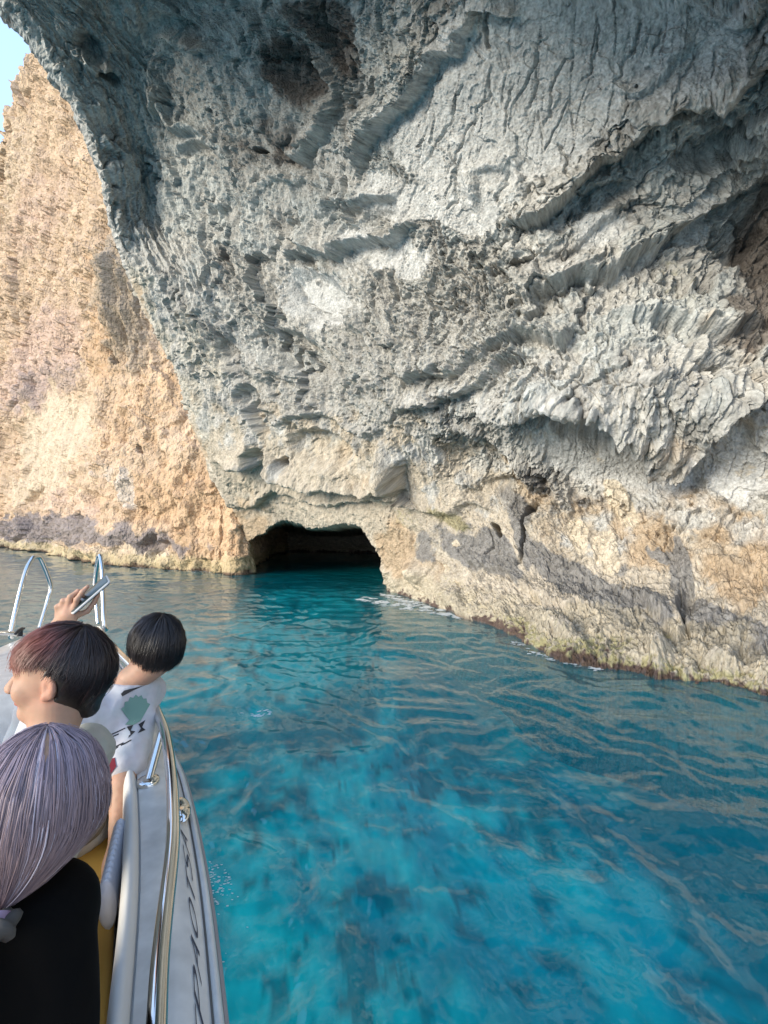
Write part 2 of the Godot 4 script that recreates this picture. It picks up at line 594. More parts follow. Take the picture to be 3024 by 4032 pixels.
func make_outer_cliff():
	var us := samples([[0.19, 0.7, 20], [0.7, 3.7, 380], [3.7, 3.95, 10]])
	var vs := samples([[-0.028, 0.0, 10], [0.0, 1.0, 640], [1.0, 1.2, 16]])
	var r := rock_base(CLIFF, CLIFF_U, CLIFF_V, us, vs, 1.0, 1.0, 300)
	# chart positions of the features: u as is, height share times four
	for j in r.nv:
		var w: PackedVector2Array = r.warp[j]
		for i in r.nu: w[i].y = w[i].y * 4.0
		r.warp[j] = w
	var vs4 := PackedFloat32Array()
	for x in vs: vs4.append(x * 4.0)
	r.vs = vs4
	carve(r, 1.0, [], [], CLIFF_BLOBS, CLIFF_REGIONS)
	r.done.resize(r.nv)
	r.color.resize(r.nv)
	var n_big := noise(41, 0.055, 4)
	var n_rid := ridged(43, 0.22, 4)
	var n_hi := noise(44, 1.6, 4)
	var c_a := cells(47, 0.30)
	var c_b := cells(48, 1.0)
	var wx := noise(49, 0.5, 3)
	var flute := ridged(50, 1.0, 3)
	var tone := noise(54, 0.22, 4)
	var tone2 := noise(55, 2.4, 3)
	var patch := noise(56, 0.5, 4)
	var grain := noise(57, 8.0, 2)
	var mk := r.masks
	var row_task := func(j: int):
		var bp: PackedVector3Array = r.base[j]
		var bn: PackedVector3Array = r.normal[j]
		var lf: PackedFloat32Array = r.lift[j]
		var m := {}
		for k in mk: m[k] = mk[k][j]
		var outp := PackedVector3Array()
		outp.resize(r.nu)
		var outc := PackedColorArray()
		outc.resize(r.nu)
		for i in r.nu:
			var p: Vector3 = bp[i]
			var far: float = clampf(-p.z / 22.0, 0.7, 2.2)
			var ragged: float = patch.get_noise_3dv(p)
			var fine: float = tone2.get_noise_3dv(p)
			var w := Vector3(wx.get_noise_3dv(p), wx.get_noise_3d(p.x + 31.0, p.y, p.z), wx.get_noise_3d(p.x, p.y + 57.0, p.z))
			var pw := p + w * 0.9
			var fa: float = c_a.get_noise_3dv(Vector3(pw.x, pw.y * 0.6, pw.z))
			var fb: float = c_b.get_noise_3dv(Vector3(pw.x, pw.y * 0.6, pw.z))
			var rid: float = n_rid.get_noise_3dv(pw)
			var hi: float = n_hi.get_noise_3dv(p)
			var fl: float = flute.get_noise_2d(p.x * 0.55 + p.z * 0.3, p.y * 0.10)
			var smooth_face: float = smoothstep(0.3, 0.8, m["cream"][i])
			var rib: float = smoothstep(0.2, 0.8, m["tanrib"][i] + 0.7 * ragged)
			var d: float = lf[i] + 0.9 * n_big.get_noise_3dv(p) + (1.0 - 0.6 * smooth_face) * (0.20 * fa + 0.16 * fb + 0.36 * rid + 0.15 * hi + (0.20 + 0.4 * rib) * fl) * far
			outp[i] = p + bn[i] * d
			var c := Color(0.59, 0.435, 0.30).lerp(Color(0.51, 0.375, 0.26), smoothstep(-0.2, 0.5, tone.get_noise_3dv(p)))
			c = c.lerp(Color(0.60, 0.49, 0.36), smooth_face * 0.8)
			c = c.lerp(Color(0.56, 0.405, 0.32), smoothstep(0.2, 0.8, m["pink"][i] + 0.3 * ragged) * 0.8)
			c = c.lerp(Color(0.34, 0.275, 0.25), smoothstep(0.35, 0.75, m["violet"][i] + 0.5 * fine + 0.3 * ragged) * 0.6)
			c = c.lerp(Color(0.53, 0.355, 0.215), smoothstep(0.2, 0.9, m["orange"][i] + 0.5 * ragged) * 0.75)
			c = c.lerp(Color(0.33, 0.275, 0.21), rib * 0.75)
			c = c.lerp(Color(0.57, 0.50, 0.43), smoothstep(0.35, 0.7, m["pale"][i] + 0.3 * ragged) * 0.8)
			c = c.lerp(Color(0.225, 0.20, 0.20), smoothstep(0.35, 0.65, m["grey"][i] + 0.4 * ragged + 0.15 * fine) * 0.85)
			c = c.lerp(Color(0.22, 0.23, 0.08), smoothstep(0.3, 0.7, m["moss"][i] + 0.4 * fine) * 0.5)
			var h: float = p.y + 0.25 * ragged + 0.15 * fine
			c = c.lerp(Color(0.47, 0.38, 0.22), smoothstep(0.75, 0.45, h) * 0.75)
			c = c.lerp(Color(0.10, 0.06, 0.05), smoothstep(0.14, 0.06, h) * 0.85)
			c = c * (1.0 + 0.22 * fine + 0.18 * grain.get_noise_3dv(p) + 0.08 * fb)
			outc[i] = Color(clampf(c.r, 0.01, 0.8), clampf(c.g, 0.01, 0.8), clampf(c.b, 0.01, 0.8))
		r.done[j] = outp
		r.color[j] = outc
	var id := WorkerThreadPool.add_group_task(row_task, r.nv)
	WorkerThreadPool.wait_for_group_task_completion(id)
	var o := put("outer_cliff", rock_mesh(r, 1.0), mats.cliff)
	tag(o, "tall warm tan and orange cliff face outside the overhang at left", "", "", "structure")

func make_far_cliff():
	var nu := 120
	var nv := 100
	var n := noise(71, 0.02, 5)
	var rg := ridged(72, 0.04, 4)
	var g := noise(73, 0.25, 4)
	var r := RockData.new()
	r.nu = nu
	r.nv = nv
	for j in nv:
		var row := PackedVector3Array()
		var col := PackedColorArray()
		for i in nu:
			var u := float(i) / (nu - 1)
			var v := float(j) / (nv - 1)
			var top := 132.0 + 10.0 * n.get_noise_2d(u * 900.0, 3.0)
			var p := Vector3(lerpf(-260.0, -70.0, u), -4.0 + v * top, -190.0 - 40.0 * u - 30.0 * v)
			var d := 9.0 * rg.get_noise_3dv(p) + 10.0 * n.get_noise_3dv(p)
			row.append(p + Vector3(0.2, 0.0, 1.0) * d)
			var c := Color(0.50, 0.46, 0.42) * (1.0 + 0.35 * g.get_noise_3dv(p))
			col.append(Color(c.r, c.g, c.b))
		r.done.append(row)
		r.color.append(col)
	var o := put("far_cliff", rock_mesh(r, 1.0), mats.cliff)
	tag(o, "distant pale cliff top seen past the outer cliff", "", "", "structure")
# ---------------------------------------------------------------- sea
var w_swell := noise(201, 0.22, 2)
var w_wake := noise(202, 1.0, 2)
var w_chop := noise(203, 1.15, 2)
var w_rip := noise(204, 3.6, 2)
var w_fine := noise(205, 9.5, 2)
var w_warp := noise(206, 0.5, 2)

func wave(x: float, z: float, step: float) -> float:
	var wx := w_warp.get_noise_2d(x, z)
	var h := 0.055 * w_swell.get_noise_2d(x, z)
	# wake of the boat: crests run from the near right to the far left
	var across := 0.719 * x - 0.695 * z
	var along := 0.695 * x + 0.719 * z
	var calm := clampf(1.3 - sqrt(x * x + z * z) / 9.0, 0.25, 1.0)
	h += 0.022 * calm * w_wake.get_noise_2d(across * 1.55 + wx * 0.5, along * 0.42)
	h += 0.013 * w_wake.get_noise_2d(across * 2.9 + wx, along * 0.8 + 30.0) * calm
	var chop := 1.5 * w_chop.get_noise_2d(x * 0.9 + wx, z * 1.3)
	h += 0.017 * chop * clampf(0.5 / (step + 0.05), 0.2, 1.0)
	h += 0.0075 * w_rip.get_noise_2d(x * 0.8 + wx * 0.6, z * 1.15) * clampf(0.16 / step, 0.0, 1.0)
	h += 0.0045 * w_fine.get_noise_2d(x, z) * clampf(0.05 / step, 0.0, 1.0)
	return h

func make_sea():
	var angles := PackedFloat32Array()
	for i in 560: angles.append(lerpf(-0.84, 0.84, i / 560.0))
	for i in 80: angles.append(lerpf(0.84, TAU - 0.84, i / 80.0))
	var radii := PackedFloat32Array([0.001, 0.5])
	for i in 470: radii.append(1.0 * pow(45.0, i / 470.0))
	for i in 30: radii.append(45.0 * pow(9.0, i / 29.0))
	var na := angles.size()
	var nr := radii.size()
	var pos := PackedVector3Array()
	pos.resize(na * nr)
	var rows := []
	rows.resize(nr)
	var task := func(k: int):
		var row := PackedVector3Array()
		var rad: float = radii[k]
		for a in angles:
			var x := sin(a) * rad
			var z := -cos(a) * rad
			row.append(Vector3(x, wave(x, z, rad * 0.004 + 0.004), z))
		rows[k] = row
	WorkerThreadPool.wait_for_group_task_completion(WorkerThreadPool.add_group_task(task, nr))
	for k in nr:
		for i in na: pos[k * na + i] = rows[k][i]
	var nor := PackedVector3Array()
	nor.resize(na * nr)
	for k in nr:
		for i in na:
			var up: Vector3 = pos[mini(k + 1, nr - 1) * na + i] - pos[maxi(k - 1, 0) * na + i]
			var side: Vector3 = pos[k * na + (i + 1) % na] - pos[k * na + (i + na - 1) % na]
			nor[k * na + i] = side.cross(up).normalized()
			if nor[k * na + i].y < 0.0: nor[k * na + i] = -nor[k * na + i]
			if k == 0: nor[i] = Vector3.UP
	var idx := PackedInt32Array()
	for k in nr - 1:
		for i in na:
			var a := k * na + i
			var b := k * na + (i + 1) % na
			idx.append_array([a, a + na, b, b, a + na, b + na])
	var arr := []
	arr.resize(Mesh.ARRAY_MAX)
	arr[Mesh.ARRAY_VERTEX] = pos
	arr[Mesh.ARRAY_NORMAL] = nor
	arr[Mesh.ARRAY_INDEX] = idx
	var m := ArrayMesh.new()
	m.add_surface_from_arrays(Mesh.PRIMITIVE_TRIANGLES, arr)
	var w := StandardMaterial3D.new()
	w.transparency = BaseMaterial3D.TRANSPARENCY_ALPHA
	var wc := Color(0.0, 0.19, 0.245).linear_to_srgb()
	wc.a = 0.46
	w.albedo_color = wc
	w.roughness = 0.05
	w.metallic_specular = 0.5
	w.normal_enabled = true
	w.normal_texture = noise_tex(noise(210, 0.03, 4), 512, 0.0, 1.0, true)
	w.normal_scale = 0.24
	w.uv1_triplanar = true
	w.uv1_world_triplanar = true
	w.uv1_scale = Vector3(0.6, 0.6, 0.6)
	mats.water = w
	var o := put("water", m, w)
	tag(o, "clear turquoise sea ruffled by small waves under the rock", "", "", "structure")
	# sea bed: painted pools of lit water, dark boulders and shade, rising towards the wall
	var hb := noise(220, 0.16, 4)
	var st := noise(221, 0.75, 4)
	var weed := noise(222, 0.34, 4)
	var wp := noise(223, 1.5, 5)
	var r := RockData.new()
	r.nu = 300
	r.nv = 400
	for j in r.nv:
		var row := PackedVector3Array()
		var col := PackedColorArray()
		for i in r.nu:
			var fx := float(i) / (r.nu - 1) * 2.0 - 1.0
			var fz := float(j) / (r.nv - 1)
			var x := fx * (4.0 + 56.0 * absf(fx) * absf(fx))
			var z := 20.0 - fz * 80.0 if fz < 0.2 else lerpf(4.0, -60.0, pow((fz - 0.2) / 0.8, 1.5))
			var n := weed.get_noise_2d(x, z) + 0.35 * wp.get_noise_2d(x, z)
			# painted light: bright pool off the boat, glow before the cave, patch between
			var near := smoothstep(1.25, 0.55, Vector2((x - 0.2) / 4.6, (z + 5.4) / 4.2).length() + 0.5 * n)
			var mid := smoothstep(1.4, 0.2, Vector2((x + 3.4) / 3.6, (z + 12.4) / 2.4).length() + 0.6 * n)
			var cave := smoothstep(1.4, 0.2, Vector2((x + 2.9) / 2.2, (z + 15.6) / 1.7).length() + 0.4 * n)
			# the bed shelves up towards the wall
			var y := lerpf(-3.1, -0.6, smoothstep(6.5, 16.0, -z)) + 0.5 * hb.get_noise_2d(x, z) * smoothstep(14.0, 8.0, -z) + 0.12 * st.get_noise_2d(x, z)
			row.append(Vector3(x, y, z))
			var shade_and_rock := 1.0 - clampf(near + mid * 0.8 + cave, 0.0, 1.0)
			shade_and_rock = clampf(shade_and_rock + 0.8 * smoothstep(0.16, 0.30, wp.get_noise_2d(x + 9.0, z) + 0.6 * n), 0.0, 1.0)
			var c := Color(0.015, 0.60, 0.69).lerp(Color(0.015, 0.17, 0.21), shade_and_rock)  # turquoise of the water put into the bed colour, bright pools to dim
			c = c * (1.0 + 0.4 * wp.get_noise_2d(x * 2.0, z * 2.0))
			col.append(Color(c.r, c.g, c.b))
		r.done.append(row)
		r.color.append(col)
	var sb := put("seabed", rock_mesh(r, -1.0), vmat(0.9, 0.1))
	tag(sb, "sea bed with turquoise pools of light painted on it and dark boulders below the boat", "", "", "structure")
# ---------------------------------------------------------------- boat
# boat axes: origin on the centre line at the bow rail; +z runs aft, +x to starboard
const BOAT_AT := Vector3(-2.65, 0.0, -3.70)
const BOAT_TURN := 0.4276

func boat_half(t: float) -> float:
	return track([-0.42, -0.30, -0.12, 0.02, 0.45, 1.1, 1.6, 2.07, 2.45, 2.70, 3.17, 3.56, 4.4, 5.4, 6.2], [0.0, 0.12, 0.215, 0.27, 0.37, 0.52, 0.65, 0.765, 0.845, 0.893, 0.938, 0.952, 0.965, 0.955, 0.93], t)

func sheer(t: float) -> float:
	return track([-0.42, 0.0, 1.0, 2.07, 2.7, 3.56, 4.5, 6.2], [1.0, 0.985, 0.985, 1.0, 0.97, 0.95, 0.94, 0.94], t)

func track(k: Array, v: Array, t: float) -> float:
	if t <= k[0]: return v[0]
	for i in k.size() - 1:
		if t <= k[i + 1]:
			var u: float = (t - k[i]) / (k[i + 1] - k[i])
			var d: float = k[i + 1] - k[i]
			var m0: float = (v[i + 1] - v[maxi(i - 1, 0)]) / (k[i + 1] - k[maxi(i - 1, 0)])
			var m1: float = (v[mini(i + 2, k.size() - 1)] - v[i]) / (k[mini(i + 2, k.size() - 1)] - k[i])
			return (2 * u * u * u - 3 * u * u + 1) * v[i] + (u * u * u - 2 * u * u + u) * d * m0 + (-2 * u * u * u + 3 * u * u) * v[i + 1] + (u * u * u - u * u) * d * m1
	return v[-1]

func lofted(rows: Array, closed := false, flip := false) -> ArrayMesh:
	# rows: equal-length PackedVector3Arrays; smooth along and across
	var st := SurfaceTool.new()
	st.begin(Mesh.PRIMITIVE_TRIANGLES)
	st.set_smooth_group(0)
	var n: int = rows[0].size()
	for j in rows.size():
		for i in n: st.add_vertex(rows[j][i])
	for j in rows.size() - 1:
		for i in (n if closed else n - 1):
			var a := j * n + i
			var b := j * n + (i + 1) % n
			if flip:
				for k in [a, b, a + n, b, b + n, a + n]: st.add_index(k)
			else:
				for k in [a, a + n, b, b, a + n, b + n]: st.add_index(k)
	st.generate_normals()
	return st.commit()

func tube(path: Array, radii, sides := 12, caps := true) -> ArrayMesh:
	# a round tube along path (Vector3s); radii is a number or one per point
	var n := path.size()
	var rows := []
	var up := Vector3.UP
	var prev := Vector3.ZERO
	for i in n:
		var dir: Vector3 = (path[mini(i + 1, n - 1)] - path[maxi(i - 1, 0)]).normalized()
		if i == 0:
			up = dir.cross(Vector3.RIGHT if absf(dir.x) < 0.8 else Vector3.FORWARD).normalized()
		else:
			up = (up - dir * up.dot(dir)).normalized()
		var side := dir.cross(up)
		var rad: float = radii[i] if radii is Array else radii
		var ring := PackedVector3Array()
		for k in sides:
			var a := TAU * k / sides
			ring.append(path[i] + (up * cos(a) + side * sin(a)) * rad)
		rows.append(ring)
	var st := SurfaceTool.new()
	st.begin(Mesh.PRIMITIVE_TRIANGLES)
	st.set_smooth_group(0)
	for rw in rows:
		for p in rw: st.add_vertex(p)
	for j in n - 1:
		for i in sides:
			var a := j * sides + i
			var b := j * sides + (i + 1) % sides
			for k in [a, b, a + sides, b, b + sides, a + sides]: st.add_index(k)
	if caps:
		for e in [0, n - 1]:
			st.set_smooth_group(-1)
			for p in rows[e]: st.add_vertex(p)
			st.add_vertex(path[e])
		var base := n * sides
		for e in 2:
			var o := base + e * (sides + 1)
			for i in sides:
				var tri := [o + i, o + sides, o + (i + 1) % sides] if e == 0 else [o + i, o + (i + 1) % sides, o + sides]
				for k in tri: st.add_index(k)
	st.generate_normals()
	return st.commit()

func smooth_path(pts: Array, steps := 8) -> Array:
	var out := []
	for i in pts.size() - 1:
		var a: Vector3 = pts[maxi(i - 1, 0)]
		var b: Vector3 = pts[i]
		var c: Vector3 = pts[i + 1]
		var d: Vector3 = pts[mini(i + 2, pts.size() - 1)]
		for k in steps:
			out.append(b.cubic_interpolate(c, a, d, float(k) / steps))
	out.append(pts[-1])
	return out

func profile_rows(offsets: Array, t0: float, t1: float, n: int, side: float) -> Array:
	# offsets: [inward from the outer edge, above the sheer]; swept along one side of the boat
	var rows := []
	for j in n + 1:
		var t := lerpf(t0, t1, float(j) / n)
		var half := boat_half(t)
		var e := 0.01
		var slope := (boat_half(t + e) - boat_half(t - e)) / (2 * e)
		var inward := Vector3(-1.0, 0, slope).normalized()
		var row := PackedVector3Array()
		for o in offsets:
			var p: Vector3 = Vector3(half, sheer(t), t) + inward * minf(o[0] * 0.66, half * 1.02) + Vector3(0, o[1], 0)
			p.x = maxf(p.x, 0.0)
			row.append(Vector3(p.x * side, p.y, p.z))
		rows.append(row)
	return rows

func deck_point(t: float, inward: float, up: float) -> Vector3:
	return profile_rows([[inward, up]], t, t, 1, 1.0)[0][0]

func make_boat():
	var b := thing("motor_boat", "white open motor boat with steel side rail and dark lettering", "boat", BOAT_AT, BOAT_TURN)
	# hull skin below the outer edge
	for side in [1.0, -1.0]:
		var flip: bool = side < 0.0
		var hull := []
		for j in 61:
			var t := lerpf(-0.42, 6.2, j / 60.0)
			var h := boat_half(t)
			var y := sheer(t)
			var row := PackedVector3Array()
			for o in [[1.0, 0.0], [1.004, -0.03], [0.99, -0.10], [0.955, -0.30], [0.90, -0.55], [0.80, -0.85], [0.55, -1.12], [0.0, -1.32]]:
				row.append(Vector3(h * o[0] * side, y + o[1], t + 0.35 * (1.0 - exp(-(t + 0.42) * 2.0)) * 0.0 - o[1] * 0.45 * exp(-(t + 0.42) * 1.2)))
			hull.append(row)
		var hm := put("hull_side", lofted(hull, false, not flip), mats.gelcoat, b)
		hm.name = "hull_side"
		# moulded deck: outer rolled edge, sloping band, groove, flat side deck
		var deck := [[0.0, 0.0], [0.004, 0.010], [0.012, 0.016], [0.020, 0.018], [0.028, 0.013], [0.033, 0.010], [0.038, 0.017], [0.046, 0.024], [0.07, 0.036], [0.095, 0.047], [0.115, 0.053], [0.135, 0.055], [0.18, 0.056], [0.235, 0.055]]
		put("side_deck", lofted(profile_rows(deck, -0.40, 6.2, 160, side), false, flip), mats.gelcoat, b)
		put("deck_groove", lofted(profile_rows([[0.0285, 0.0145], [0.0325, 0.0135], [0.0350, 0.0150]], 0.3, 6.2, 120, side), false, flip), mats.groove, b)
		var coam := [[0.234, 0.05], [0.2377, 0.044], [0.2414, 0.05], [0.2464, 0.066], [0.2563, 0.082], [0.27, 0.09], [0.2824, 0.086], [0.2923, 0.074], [0.2985, 0.058], [0.3016, 0.035], [0.3034, -0.02], [0.3072, -0.1], [0.3196, -0.24], [0.3258, -0.4], [0.3282, -0.52]]
		put("coaming", lofted(profile_rows(coam, 1.35, 6.2, 140, side), false, flip), mats.gelcoat_dull, b)
		put("rub_rail", lofted(profile_rows([[-0.002, -0.004], [-0.013, -0.012], [-0.016, -0.024], [-0.012, -0.036], [0.0, -0.044]], -0.38, 6.2, 120, side), false, not flip), mats.rubber, b)
	# foredeck with a raised crown
	var fore := []
	for j in 41:
		var t := lerpf(-0.40, 1.75, j / 40.0)
		var row := PackedVector3Array()
		for i in 21:
			var u := i / 10.0 - 1.0
			var half := maxf(boat_half(t) - 0.13, 0.02)
			row.append(Vector3(half * u, sheer(t) + 0.057 + 0.03 * (1.0 - u * u) * smoothstep(-0.4, 0.6, t), t))
		fore.append(row)
	put("foredeck", lofted(fore, false, true), mats.gelcoat, b)
	var bulk := []
	for k in 6:
		var row := PackedVector3Array()
		for i in 21:
			var u := i / 10.0 - 1.0
			row.append(Vector3((boat_half(1.75) - 0.13) * u, lerpf(sheer(1.75) + 0.057 + 0.03 * (1.0 - u * u), 0.42, k / 5.0), 1.75 + 0.02 * k))
		bulk.append(row)
	put("bulkhead", lofted(bulk, false, true), mats.gelcoat, b)
	var floor_mesh := []
	for j in 31:
		var t := lerpf(1.7, 6.2, j / 30.0)
		var row := PackedVector3Array()
		for i in 9: row.append(Vector3((boat_half(t) - 0.215) * (i / 4.0 - 1.0), 0.42, t))
		floor_mesh.append(row)
	put("cockpit_floor", lofted(floor_mesh, false, true), mats.gelcoat_dull, b)
	# bench along the starboard side with a yellow cushion on it
	var seat := []
	for j in 41:
		var t := lerpf(2.0, 5.9, j / 40.0)
		var x := boat_half(t) - 0.222
		var row := PackedVector3Array()
		for o in [[0.0, 0.64], [-0.02, 0.66], [-0.40, 0.66], [-0.42, 0.64], [-0.42, 0.42]]: row.append(Vector3(x + o[0], o[1], t))
		seat.append(row)
	put("bench", lofted(seat, false, false), mats.gelcoat_dull, b)
	var cush := []
	for j in 61:
		var t := lerpf(2.05, 5.85, j / 60.0)
		var x := boat_half(t) - 0.225
		var seam := 0.006 * absf(sin(j * PI / 10.0))
		var row := PackedVector3Array()
		for o in [[0.0, 0.662], [0.0, 0.70], [-0.012, 0.722 + seam], [-0.20, 0.728 + seam], [-0.385, 0.722 + seam], [-0.40, 0.70], [-0.40, 0.662]]: row.append(Vector3(x + o[0], o[1], t))
		cush.append(row)
	put("seat_cushion", lofted(cush, false, false), mats.yellow, b)
	# side rail
	var path := []
	for j in 121:
		var t := lerpf(0.25, 5.2, j / 120.0)
		path.append(deck_point(t, track([0.2, 1.5, 2.1, 2.7, 3.2, 3.6, 5.2], [0.13, 0.13, 0.10, 0.10, 0.125, 0.17, 0.19], t), track([0.2, 0.6, 1.2, 2.2, 3.0, 3.6, 5.2], [0.06, 0.16, 0.19, 0.19, 0.17, 0.15, 0.12], t)))
	put("side_rail", tube(path, 0.0165, 20), mats.steel, b)
	for t in [0.9, 2.74, 4.6]:
		var foot := deck_point(t, 0.19, 0.057)
		var head := deck_point(t - 0.12, track([0.2, 1.5, 2.1, 2.7, 3.2, 3.6, 5.2], [0.13, 0.13, 0.10, 0.10, 0.125, 0.17, 0.19], t - 0.12), track([0.2, 0.6, 1.2, 2.2, 3.0, 3.6, 5.2], [0.06, 0.16, 0.19, 0.19, 0.17, 0.15, 0.12], t - 0.12))
		var dir := (head - foot).normalized()
		var s := put("stanchion", tube([foot, foot + dir * 0.06, head - dir * 0.012], [0.0135, 0.0135, 0.0135], 18), mats.steel, b)
		put("base_flange", tube([foot + Vector3(0, -0.004, 0), foot + Vector3(0, 0.006, 0), foot + Vector3(0, 0.012, 0), foot + Vector3(0, 0.015, 0)], [0.036, 0.036, 0.033, 0.020], 24), mats.steel, s)
	var joint := deck_point(2.22, 0.085, 0.19)
	var jd: Vector3 = (path[49] - path[48]).normalized()
	put("rail_sleeve", tube([path[48] - jd * 0.018, path[48] + jd * 0.018], 0.0185, 20), mats.steel, b)
	# fairlead on the sloping band
	var fc := deck_point(2.93, 0.062, 0.050)
	var fd := (deck_point(3.05, 0.062, 0.050) - deck_point(2.85, 0.062, 0.050)).normalized()
	var out_dir := fd.cross(Vector3.UP).normalized()
	if out_dir.x < 0: out_dir = -out_dir
	var fair := []
	for j in 13:
		var u := j / 12.0 * 2.0 - 1.0
		var row := PackedVector3Array()
		var w := sqrt(maxf(0.0, 1.0 - u * u))
		for i in 11:
			var a := PI * i / 10.0
			row.append(fc + fd * u * 0.062 + out_dir * cos(a) * 0.026 * w + Vector3(0, sin(a) * 0.022 * w * (1.0 - 0.4 * exp(-u * u * 8.0)) - 0.005, 0))
		fair.append(row)
	put("fairlead", lofted(fair, false, false), mats.steel, b)
	# bow hoops
	for sx in [1.0, -1.0]:
		var c := Vector3(0.255 * sx, sheer(0.0) + 0.055, 0.02)
		var pts := [Vector3(0.0, 0.0, 0.10), Vector3(-0.03, 0.06, 0.14), Vector3(0.0, 0.45, 0.02), Vector3(0.015, 0.575, -0.05), Vector3(0.02, 0.60, -0.09), Vector3(0.025, 0.565, -0.14), Vector3(0.03, 0.345, -0.22), Vector3(0.03, 0.22, -0.20), Vector3(0.02, 0.0, -0.12)]
		var pp := []
		for p in pts: pp.append(c + Vector3((p.x + 0.55 * p.z) * sx, p.y, 1.35 * p.z))
		put("bow_hoop", tube(smooth_path(pp, 8), 0.0165, 16), mats.steel, b)
	var port := []
	for j in 31:
		var t := lerpf(0.15, 2.3, j / 30.0)
		var p := deck_point(t, 0.10, track([0.1, 0.5, 2.3], [0.05, 0.16, 0.19], t))
		port.append(Vector3(-p.x, p.y, p.z))
	put("side_rail", tube(port, 0.0165, 16), mats.steel, b)
	for t in [0.9, 2.2]:
		var p := deck_point(t, 0.17, 0.056)
		var h := deck_point(t - 0.05, 0.10, 0.18)
		put("stanchion", tube([Vector3(-p.x, p.y, p.z), Vector3(-h.x, h.y, h.z)], 0.0135, 14), mats.steel, b)
	# mooring cleat on the foredeck
	var cl := Vector3(-0.16, sheer(0.55) + 0.14, 0.55)
	put("cleat", tube([cl + Vector3(0, 0.035, -0.09), cl + Vector3(0, 0.04, -0.04), cl + Vector3(0, 0.04, 0.04), cl + Vector3(0, 0.035, 0.09)], [0.008, 0.013, 0.013, 0.008], 12), mats.black, b)
	put("cleat_foot", tube([cl, cl + Vector3(0, 0.04, 0)], 0.018, 12), mats.black, b)
	# lettering on the sloping band, to be read from outside, bow to the right
	var font := SystemFont.new()
	font.font_names = ["Droid Sans"]
	font.font_italic = true
	var word := "SABTPAOTSA"
	for k in word.length():
		var tm := TextMesh.new()
		tm.text = word[k]
		tm.font = font
		tm.font_size = 64
		tm.pixel_size = 0.001
		tm.depth = 0.0
		var arr := tm.get_mesh_arrays()
		var vs: PackedVector3Array = arr[Mesh.ARRAY_VERTEX]
		var lo := Vector3(1e9, 1e9, 0)
		var hi := -lo
		for p in vs:
			lo = lo.min(p)
			hi = hi.max(p)
		var st := SurfaceTool.new()
		st.begin(Mesh.PRIMITIVE_TRIANGLES)
		var idx: PackedInt32Array = arr[Mesh.ARRAY_INDEX]
		for q in idx:
			var p: Vector3 = vs[q]
			var ux := (p.x - lo.x) / maxf(hi.x - lo.x, 0.001)
			var uy := (p.y - lo.y) / maxf(hi.y - lo.y, 0.001)
			var t := 3.98 - k * 0.094 - ux * 0.080 - uy * 0.075
			st.set_normal(Vector3(0.35, 0.93, 0))
			st.add_vertex(deck_point(t, 0.056 + uy * 0.022, track([0.046, 0.07, 0.095, 0.115], [0.024, 0.036, 0.047, 0.053], 0.056 + uy * 0.022) + 0.0022))
		put("letter", st.commit(), mats.lettering, b)
# ---------------------------------------------------------------- people
# A body is a list of rounded bones and ellipsoids, joined with a smooth minimum and meshed as surface nets.
# bone: [0, from, to, radius, radius, blend, tint]   ellipsoid: [1, centre, axes (rows), radii, 0, blend, tint]
# a blend below zero hollows out
func bone(a: Vector3, b: Vector3, ra: float, rb: float, k := 0.02, tint := 0) -> Array:
	return [0, a, b, ra, rb, k, tint]

func ball(c: Vector3, radii: Vector3, axes := Basis.IDENTITY, k := 0.02, tint := 0) -> Array:
	return [1, c, axes.transposed(), radii, 0.0, k, tint]

func field(p: Vector3, prims: Array) -> float:
	var d := 1e3
	for q in prims:
		var e := 0.0
		if q[0] == 0:
			var ab: Vector3 = q[2] - q[1]
			var t := clampf((p - q[1]).dot(ab) / maxf(ab.length_squared(), 1e-8), 0.0, 1.0)
			e = (p - q[1] - ab * t).length() - lerpf(q[3], q[4], t)
		else:
			var l: Vector3 = q[2] * (p - q[1])
			var k0: float = (l / q[3]).length()
			var k1: float = (l / (q[3] * q[3])).length()
			e = k0 * (k0 - 1.0) / maxf(k1, 1e-5)
		var k: float = q[5]
		if k >= 0.0:
			var h := maxf(k - absf(d - e), 0.0) / maxf(k, 1e-6)
			d = minf(d, e) - h * h * k * 0.25
		else:
			var h := maxf(-k - absf(d + e), 0.0) / -k
			d = maxf(d, -e) + h * h * -k * 0.25
	return d

func tint_of(p: Vector3, prims: Array) -> int:
	var best := 1e3
	var t := 0
	for q in prims:
		if q[5] < 0.0: continue
		var e := 0.0
		if q[0] == 0:
			var ab: Vector3 = q[2] - q[1]
			var u := clampf((p - q[1]).dot(ab) / maxf(ab.length_squared(), 1e-8), 0.0, 1.0)
			e = (p - q[1] - ab * u).length() - lerpf(q[3], q[4], u)
		else:
			var l: Vector3 = q[2] * (p - q[1])
			var k0: float = (l / q[3]).length()
			e = k0 * (k0 - 1.0) / maxf((l / (q[3] * q[3])).length(), 1e-5)
		if e < best:
			best = e
			t = q[6]
	return t

